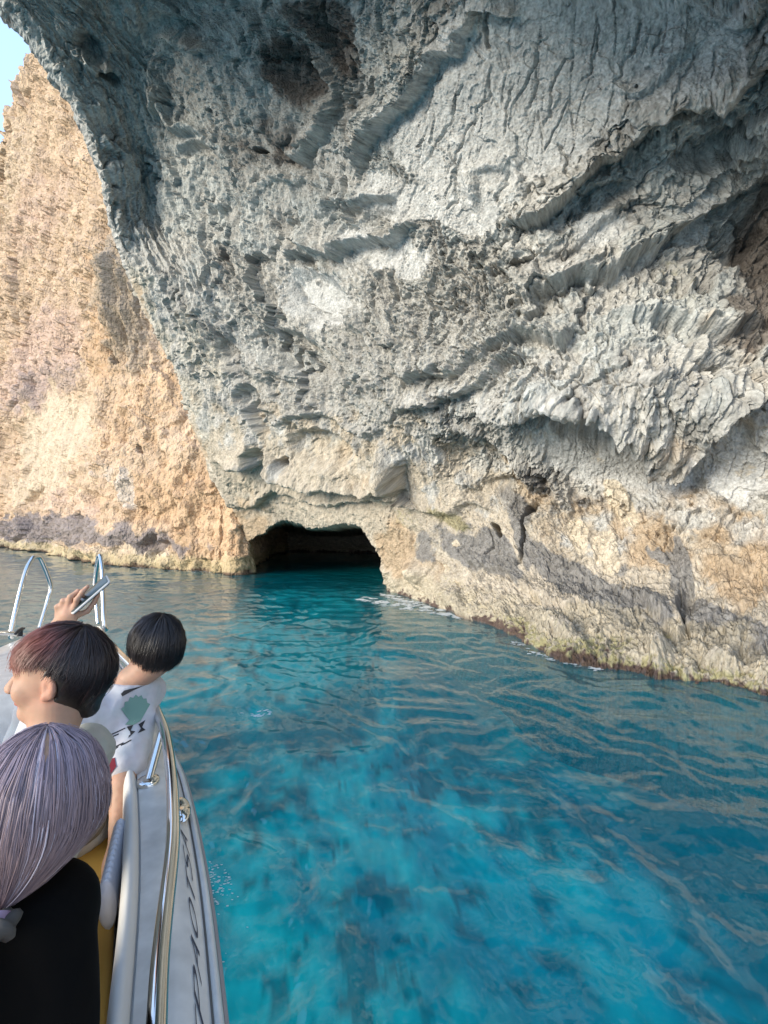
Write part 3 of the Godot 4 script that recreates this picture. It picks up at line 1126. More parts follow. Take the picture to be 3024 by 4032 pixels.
func net(st: SurfaceTool, prims: Array, cell: float, colors: Array, folds: FastNoiseLite = null, fold_amp := 0.0, fold_scale := Vector3.ONE, cut: Array = []) -> void:
	# cut: [[point, normal], ...]: what lies on the normal's side of a plane is left out
	var lo := Vector3(1e9, 1e9, 1e9)
	var hi := -lo
	for q in prims:
		if q[5] < 0.0: continue
		if q[0] == 0:
			var rr := Vector3.ONE * (maxf(q[3], q[4]) + 0.02)
			lo = lo.min(q[1] - rr).min(q[2] - rr)
			hi = hi.max(q[1] + rr).max(q[2] + rr)
		else:
			var m: float = maxf(q[3].x, maxf(q[3].y, q[3].z)) + 0.02
			lo = lo.min(q[1] - Vector3.ONE * m)
			hi = hi.max(q[1] + Vector3.ONE * m)
	var B := 4
	var nb := Vector3i(((hi - lo) / (cell * B)).ceil()) + Vector3i.ONE
	var n := nb * B + Vector3i.ONE
	var g := PackedFloat32Array()
	g.resize(n.x * n.y * n.z)
	g.fill(1.0)
	var reach := cell * B * 0.87 + cell * 2.0
	var live := {}
	for bz in nb.z:
		for by in nb.y:
			for bx in nb.x:
				var c := lo + (Vector3(bx, by, bz) + Vector3(0.5, 0.5, 0.5)) * cell * B
				# only the pieces near this block matter
				var some := []
				for q in prims:
					var e := 0.0
					if q[0] == 0:
						var ab: Vector3 = q[2] - q[1]
						var u := clampf((c - q[1]).dot(ab) / maxf(ab.length_squared(), 1e-8), 0.0, 1.0)
						e = (c - q[1] - ab * u).length() - lerpf(q[3], q[4], u)
					else:
						e = (c - q[1]).length() - maxf(q[3].x, maxf(q[3].y, q[3].z))
					if e < reach + absf(q[5]) + 0.03: some.append(q)
				if some.is_empty(): continue
				var d0 := field(c, some)
				if absf(d0) > reach + 0.012:
					if d0 < 0.0:
						for z in B + 1:
							for y in B + 1:
								for x in B + 1:
									var o := ((bz * B + z) * n.y + by * B + y) * n.x + bx * B + x
									if g[o] == 1.0: g[o] = -1.0
					continue
				live[Vector3i(bx, by, bz)] = true
				for z in B + 1:
					for y in B + 1:
						for x in B + 1:
							var o := ((bz * B + z) * n.y + by * B + y) * n.x + bx * B + x
							var p := lo + Vector3(bx * B + x, by * B + y, bz * B + z) * cell
							var v := field(p, some)
							if folds: v -= fold_amp * folds.get_noise_3dv(p * fold_scale)
							for cu in cut:
								v = maxf(v, (p - cu[0]).dot(cu[1]))
							g[o] = v
	var at := {}
	var pos := PackedVector3Array()
	for b in live:
		for z in B:
			for y in B:
				for x in B:
					var cx: int = b.x * B + x
					var cy: int = b.y * B + y
					var cz: int = b.z * B + z
					var o := (cz * n.y + cy) * n.x + cx
					var v := [g[o], g[o + 1], g[o + n.x], g[o + n.x + 1], g[o + n.x * n.y], g[o + n.x * n.y + 1], g[o + n.x * n.y + n.x], g[o + n.x * n.y + n.x + 1]]
					var neg := 0
					for k in v: neg += 1 if k < 0.0 else 0
					if neg == 0 or neg == 8: continue
					var s := Vector3.ZERO
					var cnt := 0
					for e in [[0, 1], [2, 3], [4, 5], [6, 7], [0, 2], [1, 3], [4, 6], [5, 7], [0, 4], [1, 5], [2, 6], [3, 7]]:
						var a: float = v[e[0]]
						var c: float = v[e[1]]
						if (a < 0.0) != (c < 0.0):
							var t := a / (a - c)
							var pa := Vector3(e[0] & 1, (e[0] >> 1) & 1, (e[0] >> 2) & 1)
							var pb := Vector3(e[1] & 1, (e[1] >> 1) & 1, (e[1] >> 2) & 1)
							s += pa.lerp(pb, t)
							cnt += 1
					at[Vector3i(cx, cy, cz)] = pos.size()
					pos.append(lo + (Vector3(cx, cy, cz) + s / cnt) * cell)
	var nor := PackedVector3Array()
	nor.resize(pos.size())
	var idx := PackedInt32Array()
	for c in at:
		var o: int = (c.z * n.y + c.y) * n.x + c.x
		for ax in 3:
			var step: int = [1, n.x, n.x * n.y][ax]
			var inside: bool = g[o] < 0.0
			if inside == (g[o + step] < 0.0): continue
			var u := Vector3i.ZERO
			var w := Vector3i.ZERO
			u[(ax + 1) % 3] = 1
			w[(ax + 2) % 3] = 1
			if not (at.has(c - u) and at.has(c - w) and at.has(c - u - w)): continue
			var q := [at[c - u - w], at[c - w], at[c], at[c - u]]
			var tri := [q[0], q[2], q[1], q[0], q[3], q[2]] if inside else [q[0], q[1], q[2], q[0], q[2], q[3]]
			for t in [0, 3]:
				var nn: Vector3 = -(pos[tri[t + 1]] - pos[tri[t]]).cross(pos[tri[t + 2]] - pos[tri[t]])
				for k in 3: nor[tri[t + k]] += nn
			idx.append_array(tri)
	# one light smoothing pass keeps the cells from showing
	var first := base_index
	for i in pos.size():
		st.set_normal(nor[i].normalized())
		var c: Color = colors[tint_of(pos[i], prims)]
		var m := 1.0 + 0.10 * skin_noise.get_noise_3dv(pos[i])
		var flush := 1.0 + 0.10 * skin_noise.get_noise_3dv(pos[i] * 0.35)
		st.set_color(Color(c.r * m * flush, c.g * m, c.b * m))
		st.add_vertex(pos[i])
	for i in idx: st.add_index(first + i)
	base_index += pos.size()

var base_index := 0
var skin_noise := noise(400, 40.0, 3)

func begin() -> SurfaceTool:
	base_index = 0
	var st := SurfaceTool.new()
	st.begin(Mesh.PRIMITIVE_TRIANGLES)
	return st

func facing(a: float, tilt := 0.0, roll := 0.0) -> Basis:
	# columns: right, up, forward (a: turn to the left of -z, in radians)
	var f := Vector3(-sin(a), 0, -cos(a))
	var rt := Vector3(cos(a), 0, -sin(a))
	var b := Basis(rt, Vector3.UP, f)
	b = Basis(rt, tilt) * b
	return Basis(f, roll) * b

func head_prims(c: Vector3, B: Basis, neck: Vector3) -> Array:
	var out := []
	var P := func(x, y, z): return c + B.x * x + B.y * y + B.z * (z * 1.12 if z > 0.0 else z)
	out.append(ball(P.call(0, 0.030, -0.012), Vector3(0.073, 0.086, 0.092), B, 0.02))
	out.append(ball(P.call(0, -0.030, 0.030), Vector3(0.060, 0.076, 0.060), B, 0.04))
	out.append(bone(P.call(0.042, -0.062, 0.0), P.call(0.012, -0.094, 0.058), 0.022, 0.019, 0.03))
	out.append(bone(P.call(-0.042, -0.062, 0.0), P.call(-0.012, -0.094, 0.058), 0.022, 0.019, 0.03))
	out.append(ball(P.call(0, -0.096, 0.064), Vector3(0.018, 0.016, 0.017), B, 0.022))
	for s in [-1.0, 1.0]:
		out.append(ball(P.call(0.034 * s, -0.028, 0.060), Vector3(0.026, 0.026, 0.022), B, 0.025))
		out.append(bone(P.call(0.012 * s, 0.022, 0.084), P.call(0.044 * s, 0.022, 0.068), 0.009, 0.009, 0.016))
		out.append(ball(P.call(0.031 * s, 0.003, 0.072), Vector3(0.0125, 0.0095, 0.012), B, 0.004, 3))
		out.append(ball(P.call(0.011 * s, -0.038, 0.098), Vector3(0.008, 0.007, 0.010), B, 0.008))
	out.append(bone(P.call(0, 0.010, 0.083), P.call(0, -0.033, 0.106), 0.008, 0.0115, 0.014))
	out.append(ball(P.call(0, -0.060, 0.085), Vector3(0.020, 0.0055, 0.010), B, 0.006, 1))
	out.append(ball(P.call(0, -0.071, 0.084), Vector3(0.018, 0.006, 0.010), B, 0.006, 1))
	for s in [-1.0, 1.0]:
		var eb := B * Basis(Vector3.UP, -0.35 * s)
		out.append(ball(P.call(0.074 * s, -0.006, -0.012), Vector3(0.009, 0.031, 0.019), eb, 0.006, 2))
		out.append(ball(P.call(0.086 * s, -0.002, -0.007), Vector3(0.009, 0.019, 0.011), eb, -0.004))
		out.append(ball(P.call(0.074 * s, -0.030, -0.001), Vector3(0.007, 0.009, 0.008), eb, 0.008, 2))
	out.append(bone(P.call(0, -0.055, -0.020), neck, 0.052, 0.054, 0.03))
	return out

func hand_prims(wrist: Vector3, fingers: Array, palm: Vector3, axes: Basis) -> Array:
	var out := [ball(palm, Vector3(0.036, 0.042, 0.014), axes, 0.012), bone(wrist, palm, 0.026, 0.022, 0.02)]
	for f in fingers:
		# f: base, knuckle, middle, tip
		out.append(bone(f[0], f[1], 0.0095, 0.0088, 0.010))
		out.append(bone(f[1], f[2], 0.0088, 0.0080, 0.004))
		out.append(bone(f[2], f[3], 0.0080, 0.0068, 0.004))
	return out

func relaxed_hand(wrist: Vector3, dir: Vector3, side: Vector3) -> Array:
	# a slightly curled hand that goes on along dir; side points to the thumb
	var nrm := dir.cross(side).normalized()
	var fs := []
	for k in 4:
		var off: float = [0.027, 0.009, -0.009, -0.026][k]
		var l: float = [0.92, 1.0, 0.94, 0.76][k]
		var b := wrist + dir * 0.085 + side * off
		var m := b + (dir * 0.92 + nrm * 0.3).normalized() * 0.042 * l
		var e := m + (dir * 0.7 + nrm * 0.7).normalized() * 0.026 * l
		fs.append([wrist + dir * 0.05 + side * off * 0.8, b, m, e])
	var tb := wrist + dir * 0.025 + side * 0.026
	fs.append([wrist + dir * 0.012 + side * 0.012, tb, tb + (dir * 0.7 + side * 0.6).normalized() * 0.034, tb + (dir * 0.9 + side * 0.35 + nrm * 0.2).normalized() * 0.062])
	return hand_prims(wrist, fs, wrist + dir * 0.05, Basis(side, dir, nrm))

func hair(called: String, parent: Node3D, c: Vector3, B: Basis, pole: Vector3, radii: Vector3, ends: Callable, shade: Callable, count: int, width: float, sd: int, mat_: Material, gather := Vector3.ZERO, gather_w := 0.0, flare := Vector2(0.97, 0.97), loose := 1.0):
	# strands run from the crown (pole) down over an ellipsoid to ends(azimuth); a cap below them closes the gaps
	var rng := RandomNumberGenerator.new()
	rng.seed = sd
	var pl := pole.normalized()
	var e1 := (Vector3(0, 0, 1) - pl * pl.z).normalized()
	var e2 := pl.cross(e1)
	var clump := noise(sd, 1.0, 3)
	var spot := func(th: float, ph: float, lift: float) -> Vector3:
		var d: Vector3 = pl * cos(th) + (e1 * cos(ph) + e2 * sin(ph)) * sin(th)
		var q: Vector3 = d * radii
		# below the widest line hair hangs down rather than round
		if q.y < 0.0:
			var f: float = clampf(-q.y / radii.y, 0.0, 1.0)
			q.x *= lerpf(1.0, flare.x, f)
			q.z *= lerpf(1.0, flare.y, f)
		q *= lift * (1.0 + 0.055 * clump.get_noise_3dv(d * 2.2 + Vector3(7, 0, 0)) * smoothstep(0.1, 0.8, th))
		if gather_w > 0.0:
			var t := smoothstep(1.75, 2.6, th)
			q = q.lerp(gather + (q - gather) * 0.16, t * gather_w)
		return c + B * q
	var st := SurfaceTool.new()
	st.begin(Mesh.PRIMITIVE_TRIANGLES)
	st.set_smooth_group(0)
	var np := 96
	var nt := 28
	for j in nt + 1:
		for i in np:
			var ph := TAU * i / np
			var th: float = (ends.call(ph) + 0.20 * clump.get_noise_2d(cos(ph) * 3.0 + 20.0, sin(ph) * 3.0)) * 0.985 * j / nt
			var groove := clump.get_noise_2d(cos(ph) * 14.0 + sin(ph) * 9.0, sin(ph) * 14.0 + th * 0.6)
			st.set_color(shade.call(ph, float(j) / nt, 0.25) * 0.7)
			st.add_vertex(spot.call(th, ph, 0.958 + 0.007 * groove))
	for j in nt:
		for i in np:
			var a := j * np + i
			var b := j * np + (i + 1) % np
			for k in [a, a + np, b, b, a + np, b + np]: st.add_index(k)
	st.generate_normals()
	var cap := put("scalp_hair", st.commit(), mat_, parent)
	cap.name = called
	var pos := PackedVector3Array()
	var nor := PackedVector3Array()
	var col := PackedColorArray()
	var idx := PackedInt32Array()
	for s in count:
		var ph := rng.randf() * TAU
		var far: float = ends.call(ph) + 0.20 * clump.get_noise_2d(cos(ph) * 3.0 + 20.0, sin(ph) * 3.0)
		var from := pow(rng.randf(), 1.3) * 0.75 * far
		var lock := clump.get_noise_3d(cos(ph) * 7.0, sin(ph) * 7.0, from * 2.0)
		var to := far * (0.90 + 0.16 * rng.randf()) + 0.10 * lock
		if rng.randf() < 0.35: to = lerpf(from, to, rng.randf_range(0.6, 1.0))
		var lift := 0.965 + 0.055 * rng.randf() + 0.05 * loose * lock
		var sway := rng.randf_range(-0.10, 0.10) * loose + 0.25 * (loose - 1.0) * lock
		var wild := rng.randf_range(0.3, 1.3) if rng.randf() < 0.09 else 0.0
		var tone := clampf(0.55 * rng.randf() + 0.22 + 0.75 * clump.get_noise_3d(cos(ph) * 26.0, sin(ph) * 26.0, from * 3.0), 0.0, 1.0)
		var n := 12
		var first := pos.size()
		var w := width * rng.randf_range(0.6, 1.25)
		for k in n + 1:
			var u := float(k) / n
			var th := lerpf(from, to, u)
			var p: Vector3 = spot.call(th, ph + sway * u * u + 0.05 * lock * u, lift + 0.012 * sin(u * 2.4 + lock * 3.0) + wild * 0.07 * u)
			var p2: Vector3 = spot.call(th + 0.02, ph + sway * u * u + 0.05 * lock * u, lift)
			var up := (p - c).normalized()
			var dir := (p2 - p).normalized()
			var side := dir.cross(up).normalized()
			var ww := w * (1.0 - 0.75 * u * u) * minf(1.0, 0.5 + u * 3.0)
			for e in 3:
				var o: float = [-1.0, 0.0, 1.0][e]
				pos.append(p + side * o * ww + up * (0.0006 if e == 1 else 0.0))
				nor.append((up + side * o * 0.75).normalized())
				col.append(shade.call(ph, lerpf(from, to, u) / far, tone))
		for k in n:
			for e in 2:
				var a := first + k * 3 + e
				idx.append_array([a, a + 3, a + 1, a + 1, a + 3, a + 4])
	var arr := []
	arr.resize(Mesh.ARRAY_MAX)
	arr[Mesh.ARRAY_VERTEX] = pos
	arr[Mesh.ARRAY_NORMAL] = nor
	arr[Mesh.ARRAY_COLOR] = col
	arr[Mesh.ARRAY_INDEX] = idx
	var m := ArrayMesh.new()
	m.add_surface_from_arrays(Mesh.PRIMITIVE_TRIANGLES, arr)
	put("hair_strands", m, mat_, cap)

func person(label: String, prims: Array, fine: Array, colors: Array) -> MeshInstance3D:
	# prims: trunk and limbs (coarse cells); fine: lists of prims meshed on finer grids (head, hands)
	var st := begin()
	net(st, prims, 0.014, colors)
	for f in fine: net(st, f, 0.0042, colors)
	var o := put("person", st.commit(), mats.skin)
	tag(o, label, "person", "people seated in the boat")
	return o

func cloth(called: String, who: Node3D, prims: Array, color: Color, cut: Array, rough := 0.85, amp := 0.012, cell := 0.011, sd := 500) -> MeshInstance3D:
	var st := begin()
	net(st, prims, cell, [color], noise(sd, 7.0, 3), amp, Vector3(1.0, 0.55, 1.0), cut)
	var m := vmat(rough, 0.3)
	m.rim_enabled = color.r > 0.1
	m.rim = 0.2
	return put(called, st.commit(), m, who)

func limbs(hip: Vector3, chest: Vector3, neck: Vector3, sl: Vector3, sr: Vector3, knees: Array, feet: Array, arms: Array) -> Array:
	var out := []
	var across := (sr - sl).normalized()
	var ax := Basis(across, (chest - hip).normalized(), across.cross((chest - hip).normalized()))
	out.append(ball(hip, Vector3(0.165, 0.11, 0.115), ax, 0.05))
	out.append(ball(hip.lerp(chest, 0.5), Vector3(0.135, 0.14, 0.095), ax, 0.06))
	out.append(ball(chest, Vector3(0.160, 0.15, 0.105), ax, 0.06))
	out.append(bone(sl, sr, 0.050, 0.050, 0.05))
	out.append(bone(chest.lerp(neck, 0.5), neck, 0.075, 0.052, 0.05))
	for k in 2:
		var hp: Vector3 = hip + across * (0.09 if k == 1 else -0.09)
		out.append(bone(hp, knees[k], 0.085, 0.058, 0.03))
		out.append(bone(knees[k], feet[k], 0.056, 0.036, 0.02))
		var fd: Vector3 = (knees[k] - hp)
		fd.y = 0
		out.append(bone(feet[k], feet[k] + fd.normalized() * 0.17 + Vector3(0, -0.03, 0), 0.036, 0.028, 0.02))
		var sh: Vector3 = sr if k == 1 else sl
		out.append(bone(sh, arms[k][0], 0.048, 0.038, 0.03))
		out.append(bone(arms[k][0], arms[k][1], 0.038, 0.026, 0.015))
	return out

func make_people():
	var sk := vmat(0.55, 0.4)
	sk.subsurf_scatter_enabled = true
	sk.subsurf_scatter_strength = 0.12
	mats.skin = sk
	var hm := vmat(0.44, 0.5)
	mats.hair = hm
	var hm2 := vmat(0.5, 0.5)
	mats.hair_dyed = hm2
	var skin := [Color(0.47, 0.275, 0.185), Color(0.42, 0.17, 0.13), Color(0.50, 0.26, 0.175), Color(0.45, 0.27, 0.18)]
	# ---- nearest: lavender hair, black top, seen from behind
	if true:
		var B := facing(0.60, -0.18, 0.06)
		var c := Vector3(-0.592, 1.425, -0.765)
		var neck := Vector3(-0.625, 1.300, -0.705)
		var chest := Vector3(-0.665, 1.125, -0.665)
		var hip := Vector3(-0.75, 0.80, -0.65)
		var sl := Vector3(-0.80, 1.255, -0.575)
		var sr := Vector3(-0.548, 1.262, -0.735)
		var arms := [[Vector3(-0.92, 1.02, -0.66), Vector3(-0.98, 0.86, -0.86)], [Vector3(-0.512, 1.040, -0.690), Vector3(-0.60, 0.86, -0.78)]]
		var knees := [Vector3(-1.05, 0.80, -0.93), Vector3(-0.95, 0.80, -1.06)]
		var feet := [Vector3(-1.06, 0.48, -0.95), Vector3(-0.96, 0.48, -1.08)]
		var body := limbs(hip, chest, neck, sl, sr, knees, feet, arms)
		var fine := [head_prims(c, B, neck)]
		for k in 2:
			var d: Vector3 = (arms[k][1] - arms[k][0]).normalized()
			fine.append(relaxed_hand(arms[k][1], d, d.cross(Vector3.UP).normalized() * (-1.0 if k == 1 else 1.0)))
		var o := person("person with lavender dyed hair and black top, nearest and seen from behind", body, fine, skin)
		var shirt := limbs(hip, chest, neck, sl, sr, knees, feet, arms).slice(0, 4)
		for q in shirt:
			if q[0] == 1: q[3] = q[3] + Vector3.ONE * 0.012
		shirt[3] = bone(sl, sr, 0.062, 0.062, 0.05)
		shirt.append(bone(sl, sl.lerp(arms[0][0], 0.75), 0.062, 0.058, 0.03))
		shirt.append(bone(sr, sr.lerp(arms[1][0], 0.80), 0.062, 0.058, 0.03))
		shirt.append(bone(chest.lerp(neck, 0.4), neck + Vector3(0, 0.01, 0), 0.10, 0.068, 0.05))
		cloth("top", o, shirt, Color(0.003, 0.003, 0.0035), [[neck + Vector3(0, 0.025, 0), Vector3(0, 1, 0)]], 0.95, 0.010, 0.011, 501)
		var trousers := limbs(hip, chest, neck, sl, sr, knees, feet, arms)
		var tr := [ball(hip, Vector3(0.175, 0.10, 0.125), Basis.IDENTITY, 0.05)]
		for q in [trousers[5], trousers[6], trousers[10], trousers[11]]: tr.append(bone(q[1], q[2], q[3] + 0.012, q[4] + 0.014, 0.03))
		cloth("trousers", o, tr, Color(0.03, 0.035, 0.05), [], 0.9, 0.01, 0.014, 502)
		var ends := func(ph: float) -> float: return lerpf(2.5, 1.55, smoothstep(0.6, 0.95, cos(ph)))
		var shade := func(ph: float, u: float, tone: float) -> Color:
			var base := Color(0.305, 0.235, 0.27).lerp(Color(0.225, 0.148, 0.142), smoothstep(0.35, 0.6, u + (tone - 0.5) * 0.5) * 0.75)
			base = base.lerp(Color(0.10, 0.075, 0.095), smoothstep(0.6, 0.95, tone) * 0.8)
			return base.lerp(Color(0.48, 0.42, 0.47), smoothstep(0.12, 0.0, tone))
		hair("hair", o, c, B, Vector3(0.02, 0.92, 0.05), Vector3(0.096, 0.118, 0.116), ends, shade, 6500, 0.0010, 61, mats.hair_dyed, Vector3(-0.040, -0.108, -0.100), 0.92, Vector2(1.2, 1.14), 1.5)
		# tied tail with a crumpled scrunchie
		var tail := []
		var g0 := c + B * Vector3(-0.040, -0.108, -0.100)
		var tl := smooth_path([g0, g0 + B * Vector3(-0.01, -0.045, -0.025), g0 + B * Vector3(-0.02, -0.14, -0.03), g0 + B * Vector3(-0.03, -0.26, -0.02)], 6)
		var rad := []
		for k in tl.size(): rad.append(lerpf(0.020, 0.008, float(k) / tl.size()))
		var tm := mat(Color(0.27, 0.19, 0.29), 0.5)
		put("pony_tail", tube(tl, rad, 14), tm, o)
		var scr := []
		for j in 25:
			var row := PackedVector3Array()
			for i in 13:
				var a := TAU * j / 24.0
				var b := TAU * i / 12.0
				var r2 := 0.014 + 0.004 * sin(a * 7.0 + b * 2.0)
				var q := Vector3(cos(a) * (0.022 + r2 * cos(b)), r2 * sin(b) + 0.004 * sin(a * 5.0), sin(a) * (0.022 + r2 * cos(b)))
				row.append(g0 + B * (Vector3(-0.005, -0.015, -0.008) + q))
			scr.append(row)
		put("scrunchie", lofted(scr, false, false), mat(Color(0.06, 0.055, 0.05), 0.9), o)
	# ---- second: brown bowl cut, face turned to the left
	if true:
		var B := facing(1.72, 0.05, -0.04)
		var c := Vector3(-0.835, 1.515, -1.15)
		var neck := Vector3(-0.845, 1.36, -1.12)
		var chest := Vector3(-0.89, 1.15, -1.08)
		var hip := Vector3(-0.99, 0.83, -1.02)
		var sl := Vector3(-0.945, 1.265, -0.93)
		var sr := Vector3(-0.835, 1.265, -1.25)
		var arms := [[Vector3(-1.08, 1.05, -0.86), Vector3(-1.24, 0.90, -0.98)], [Vector3(-0.92, 1.02, -1.30), Vector3(-1.12, 0.90, -1.26)]]
		var knees := [Vector3(-1.36, 0.82, -1.02), Vector3(-1.36, 0.82, -1.20)]
		var feet := [Vector3(-1.36, 0.48, -1.04), Vector3(-1.37, 0.48, -1.22)]
		var body := limbs(hip, chest, neck, sl, sr, knees, feet, arms)
		var fine := [head_prims(c, B, neck)]
		for k in 2:
			var d: Vector3 = (arms[k][1] - arms[k][0]).normalized()
			fine.append(relaxed_hand(arms[k][1], d, d.cross(Vector3.UP).normalized() * (-1.0 if k == 1 else 1.0)))
		var o := person("person with reddish brown bowl cut and pale shirt, face turned left in profile", body, fine, skin)
		var shirt := limbs(hip, chest, neck, sl, sr, knees, feet, arms).slice(0, 4)
		for q in shirt:
			if q[0] == 1: q[3] = q[3] + Vector3.ONE * 0.014
		shirt[3] = bone(sl, sr, 0.064, 0.064, 0.05)
		shirt.append(bone(sl, sl.lerp(arms[0][0], 0.75), 0.062, 0.060, 0.03))
		shirt.append(bone(sr, sr.lerp(arms[1][0], 0.75), 0.062, 0.060, 0.03))
		shirt.append(bone(chest.lerp(neck, 0.4), neck + Vector3(0, -0.035, 0), 0.09, 0.066, 0.04))
		cloth("shirt", o, shirt, Color(0.38, 0.38, 0.33), [[neck + Vector3(0, -0.012, 0), Vector3(0.2, 1, 0).normalized()]], 0.9, 0.018, 0.010, 503)
		var ring := []
		for k in 25:
			var a := TAU * k / 24.0
			ring.append(neck + Vector3(cos(a) * 0.066 + 0.006, -0.022 - 0.016 * cos(a), sin(a) * 0.066))
		put("collar", tube(ring, 0.011, 10, false), mat(Color(0.018, 0.016, 0.02), 0.8), o)
		var tr := [ball(hip, Vector3(0.175, 0.10, 0.125), Basis.IDENTITY, 0.05)]
		for q in [body[5], body[6], body[10], body[11]]: tr.append(bone(q[1], q[2], q[3] + 0.012, q[4] + 0.014, 0.03))
		cloth("trousers", o, tr, Color(0.06, 0.07, 0.09), [], 0.9, 0.01, 0.014, 504)
		var ends := func(ph: float) -> float:
			# long fringe in front, short above the ear, long again to the nape
			var f := cos(ph)
			var side := absf(sin(ph))
			return lerpf(lerpf(1.40, 1.98, smoothstep(-0.25, -0.8, f)), 1.66, smoothstep(0.2, 0.9, f))
		var shade := func(ph: float, u: float, tone: float) -> Color:
			var front := smoothstep(-0.25, 0.75, cos(ph)) * smoothstep(0.15, 0.7, u)
			var base := Color(0.022, 0.013, 0.012).lerp(Color(0.19, 0.055, 0.038), front)
			return base.lerp(Color(0.15, 0.075, 0.06), smoothstep(0.85, 1.0, tone) * 0.7)
		hair("hair", o, c + B * Vector3(0, 0.018, -0.008), B, Vector3(0.0, 0.94, -0.34), Vector3(0.092, 0.114, 0.116), ends, shade, 4200, 0.0013, 62, mats.hair, Vector3.ZERO, 0.0, Vector2(0.97, 0.97), 1.6)
		# shaved sides and nape under the bowl
		var st := begin()
		var under := [ball(c + B * Vector3(0, 0.012, -0.028), Vector3(0.0785, 0.098, 0.086), B, 0.02), bone(c + B * Vector3(0, -0.03, -0.062), c + B * Vector3(0, -0.085, -0.066), 0.046, 0.028, 0.03)]
		under.append(ball(c + B * Vector3(0.078, -0.016, -0.006), Vector3(0.022, 0.032, 0.024), B, -0.006))
		under.append(ball(c + B * Vector3(-0.078, -0.016, -0.006), Vector3(0.022, 0.032, 0.024), B, -0.006))
		net(st, under, 0.006, [Color(0.022, 0.016, 0.015)], noise(63, 90.0, 2), 0.002, Vector3.ONE, [[c + B * Vector3(0, 0, 0.036), B.z], [c + B * Vector3(0, -0.035, 0.0), (B.z - B.y * 0.55).normalized()]])
		put("undercut", st.commit(), mats.hair, o)
	# ---- third: black hair, printed white shirt, leaning on the rail
	if true:
		var B := facing(0.92, -0.10, 0.10)
		var c := Vector3(-0.905, 1.418, -1.76)
		var neck := Vector3(-0.975, 1.305, -1.725)
		var chest := Vector3(-1.080, 1.105, -1.655)
		var hip := Vector3(-1.19, 0.83, -1.60)
		var sl := Vector3(-1.150, 1.215, -1.50)
		var sr := Vector3(-0.968, 1.228, -1.80)
		var arms := [[Vector3(-1.28, 1.0, -1.50), Vector3(-1.45, 0.90, -1.62)], [Vector3(-0.900, 1.02, -1.53), Vector3(-0.86, 0.875, -1.43)]]
		var knees := [Vector3(-1.47, 0.82, -1.82), Vector3(-1.38, 0.82, -1.95)]
		var feet := [Vector3(-1.49, 0.48, -1.84), Vector3(-1.40, 0.48, -1.97)]
		var body := limbs(hip, chest, neck, sl, sr, knees, feet, arms)
		var fine := [head_prims(c, B, neck)]
		for k in 2:
			var d: Vector3 = (arms[k][1] - arms[k][0]).normalized()
			fine.append(relaxed_hand(arms[k][1], d, d.cross(Vector3.UP).normalized() * (-1.0 if k == 1 else 1.0)))
		var o := person("person with black hair and printed white shirt leaning by the steel rail", body, fine, skin)
		var shirt := limbs(hip, chest, neck, sl, sr, knees, feet, arms).slice(0, 4)
		for q in shirt:
			if q[0] == 1: q[3] = q[3] + Vector3.ONE * 0.02
		shirt[3] = bone(sl, sr, 0.066, 0.066, 0.05)
		shirt.append(bone(sl, sl.lerp(arms[0][0], 0.8), 0.066, 0.066, 0.03))
		shirt.append(bone(sr, sr.lerp(arms[1][0], 0.8), 0.066, 0.064, 0.03))
		shirt.append(bone(chest.lerp(neck, 0.4), neck + Vector3(0, -0.03, 0), 0.095, 0.068, 0.04))
		cloth("shirt", o, shirt, Color(0.54, 0.53, 0.545), [[neck + Vector3(0, -0.008, 0), Vector3(0.1, 1, -0.1).normalized()]], 0.9, 0.022, 0.010, 505)
		var tr := [ball(hip, Vector3(0.18, 0.10, 0.125), Basis.IDENTITY, 0.05)]
		for q in [body[5], body[10]]: tr.append(bone(q[1], q[2], q[3] + 0.014, q[4] + 0.02, 0.03))
		cloth("shorts", o, tr, Color(0.20, 0.18, 0.15), [], 0.9, 0.01, 0.014, 506)
		print_on(o, shirt)
		var ends := func(ph: float) -> float: return 2.22 - 0.5 * smoothstep(0.1, 0.9, cos(ph)) - 0.22 * smoothstep(0.7, 1.0, absf(sin(ph)))
		var shade := func(ph: float, u: float, tone: float) -> Color:
			return Color(0.014, 0.011, 0.011).lerp(Color(0.055, 0.045, 0.042), smoothstep(0.8, 1.0, tone))
		hair("hair", o, c + B * Vector3(0, 0.014, -0.01), B, Vector3(0.0, 0.95, -0.3), Vector3(0.094, 0.116, 0.112), ends, shade, 4200, 0.0014, 64, mats.hair, Vector3.ZERO, 0.0, Vector2(0.99, 0.99), 2.2)
	# ---- fourth: hidden behind the second but for a raised hand with a phone
	if true:
		var B := facing(0.75, 0.0, 0.0)
		var c := Vector3(-1.355, 1.375, -1.88)
		var neck := c + Vector3(0.0, -0.155, 0.02)
		var chest := Vector3(-1.37, 1.03, -1.85)
		var hip := Vector3(-1.40, 0.72, -1.83)
		var sl := Vector3(-1.40, 1.16, -1.78)
		var sr := Vector3(-1.25, 1.14, -2.00)
		var H := func(x: float, y: float, z: float) -> Vector3: return Vector3(-1.056 + x, 1.628 + y, -1.50 + z)
		var wrist: Vector3 = H.call(-0.050, -0.065, -0.015)
		var arms := [[Vector3(-1.21, 1.36, -1.66), wrist], [Vector3(-1.30, 0.93, -2.16), Vector3(-1.50, 0.85, -2.25)]]
		var knees := [Vector3(-1.66, 0.76, -2.10), Vector3(-1.55, 0.76, -2.22)]
		var feet := [Vector3(-1.66, 0.47, -2.12), Vector3(-1.55, 0.47, -2.24)]
		var body := limbs(hip, chest, neck, sl, sr, knees, feet, arms)
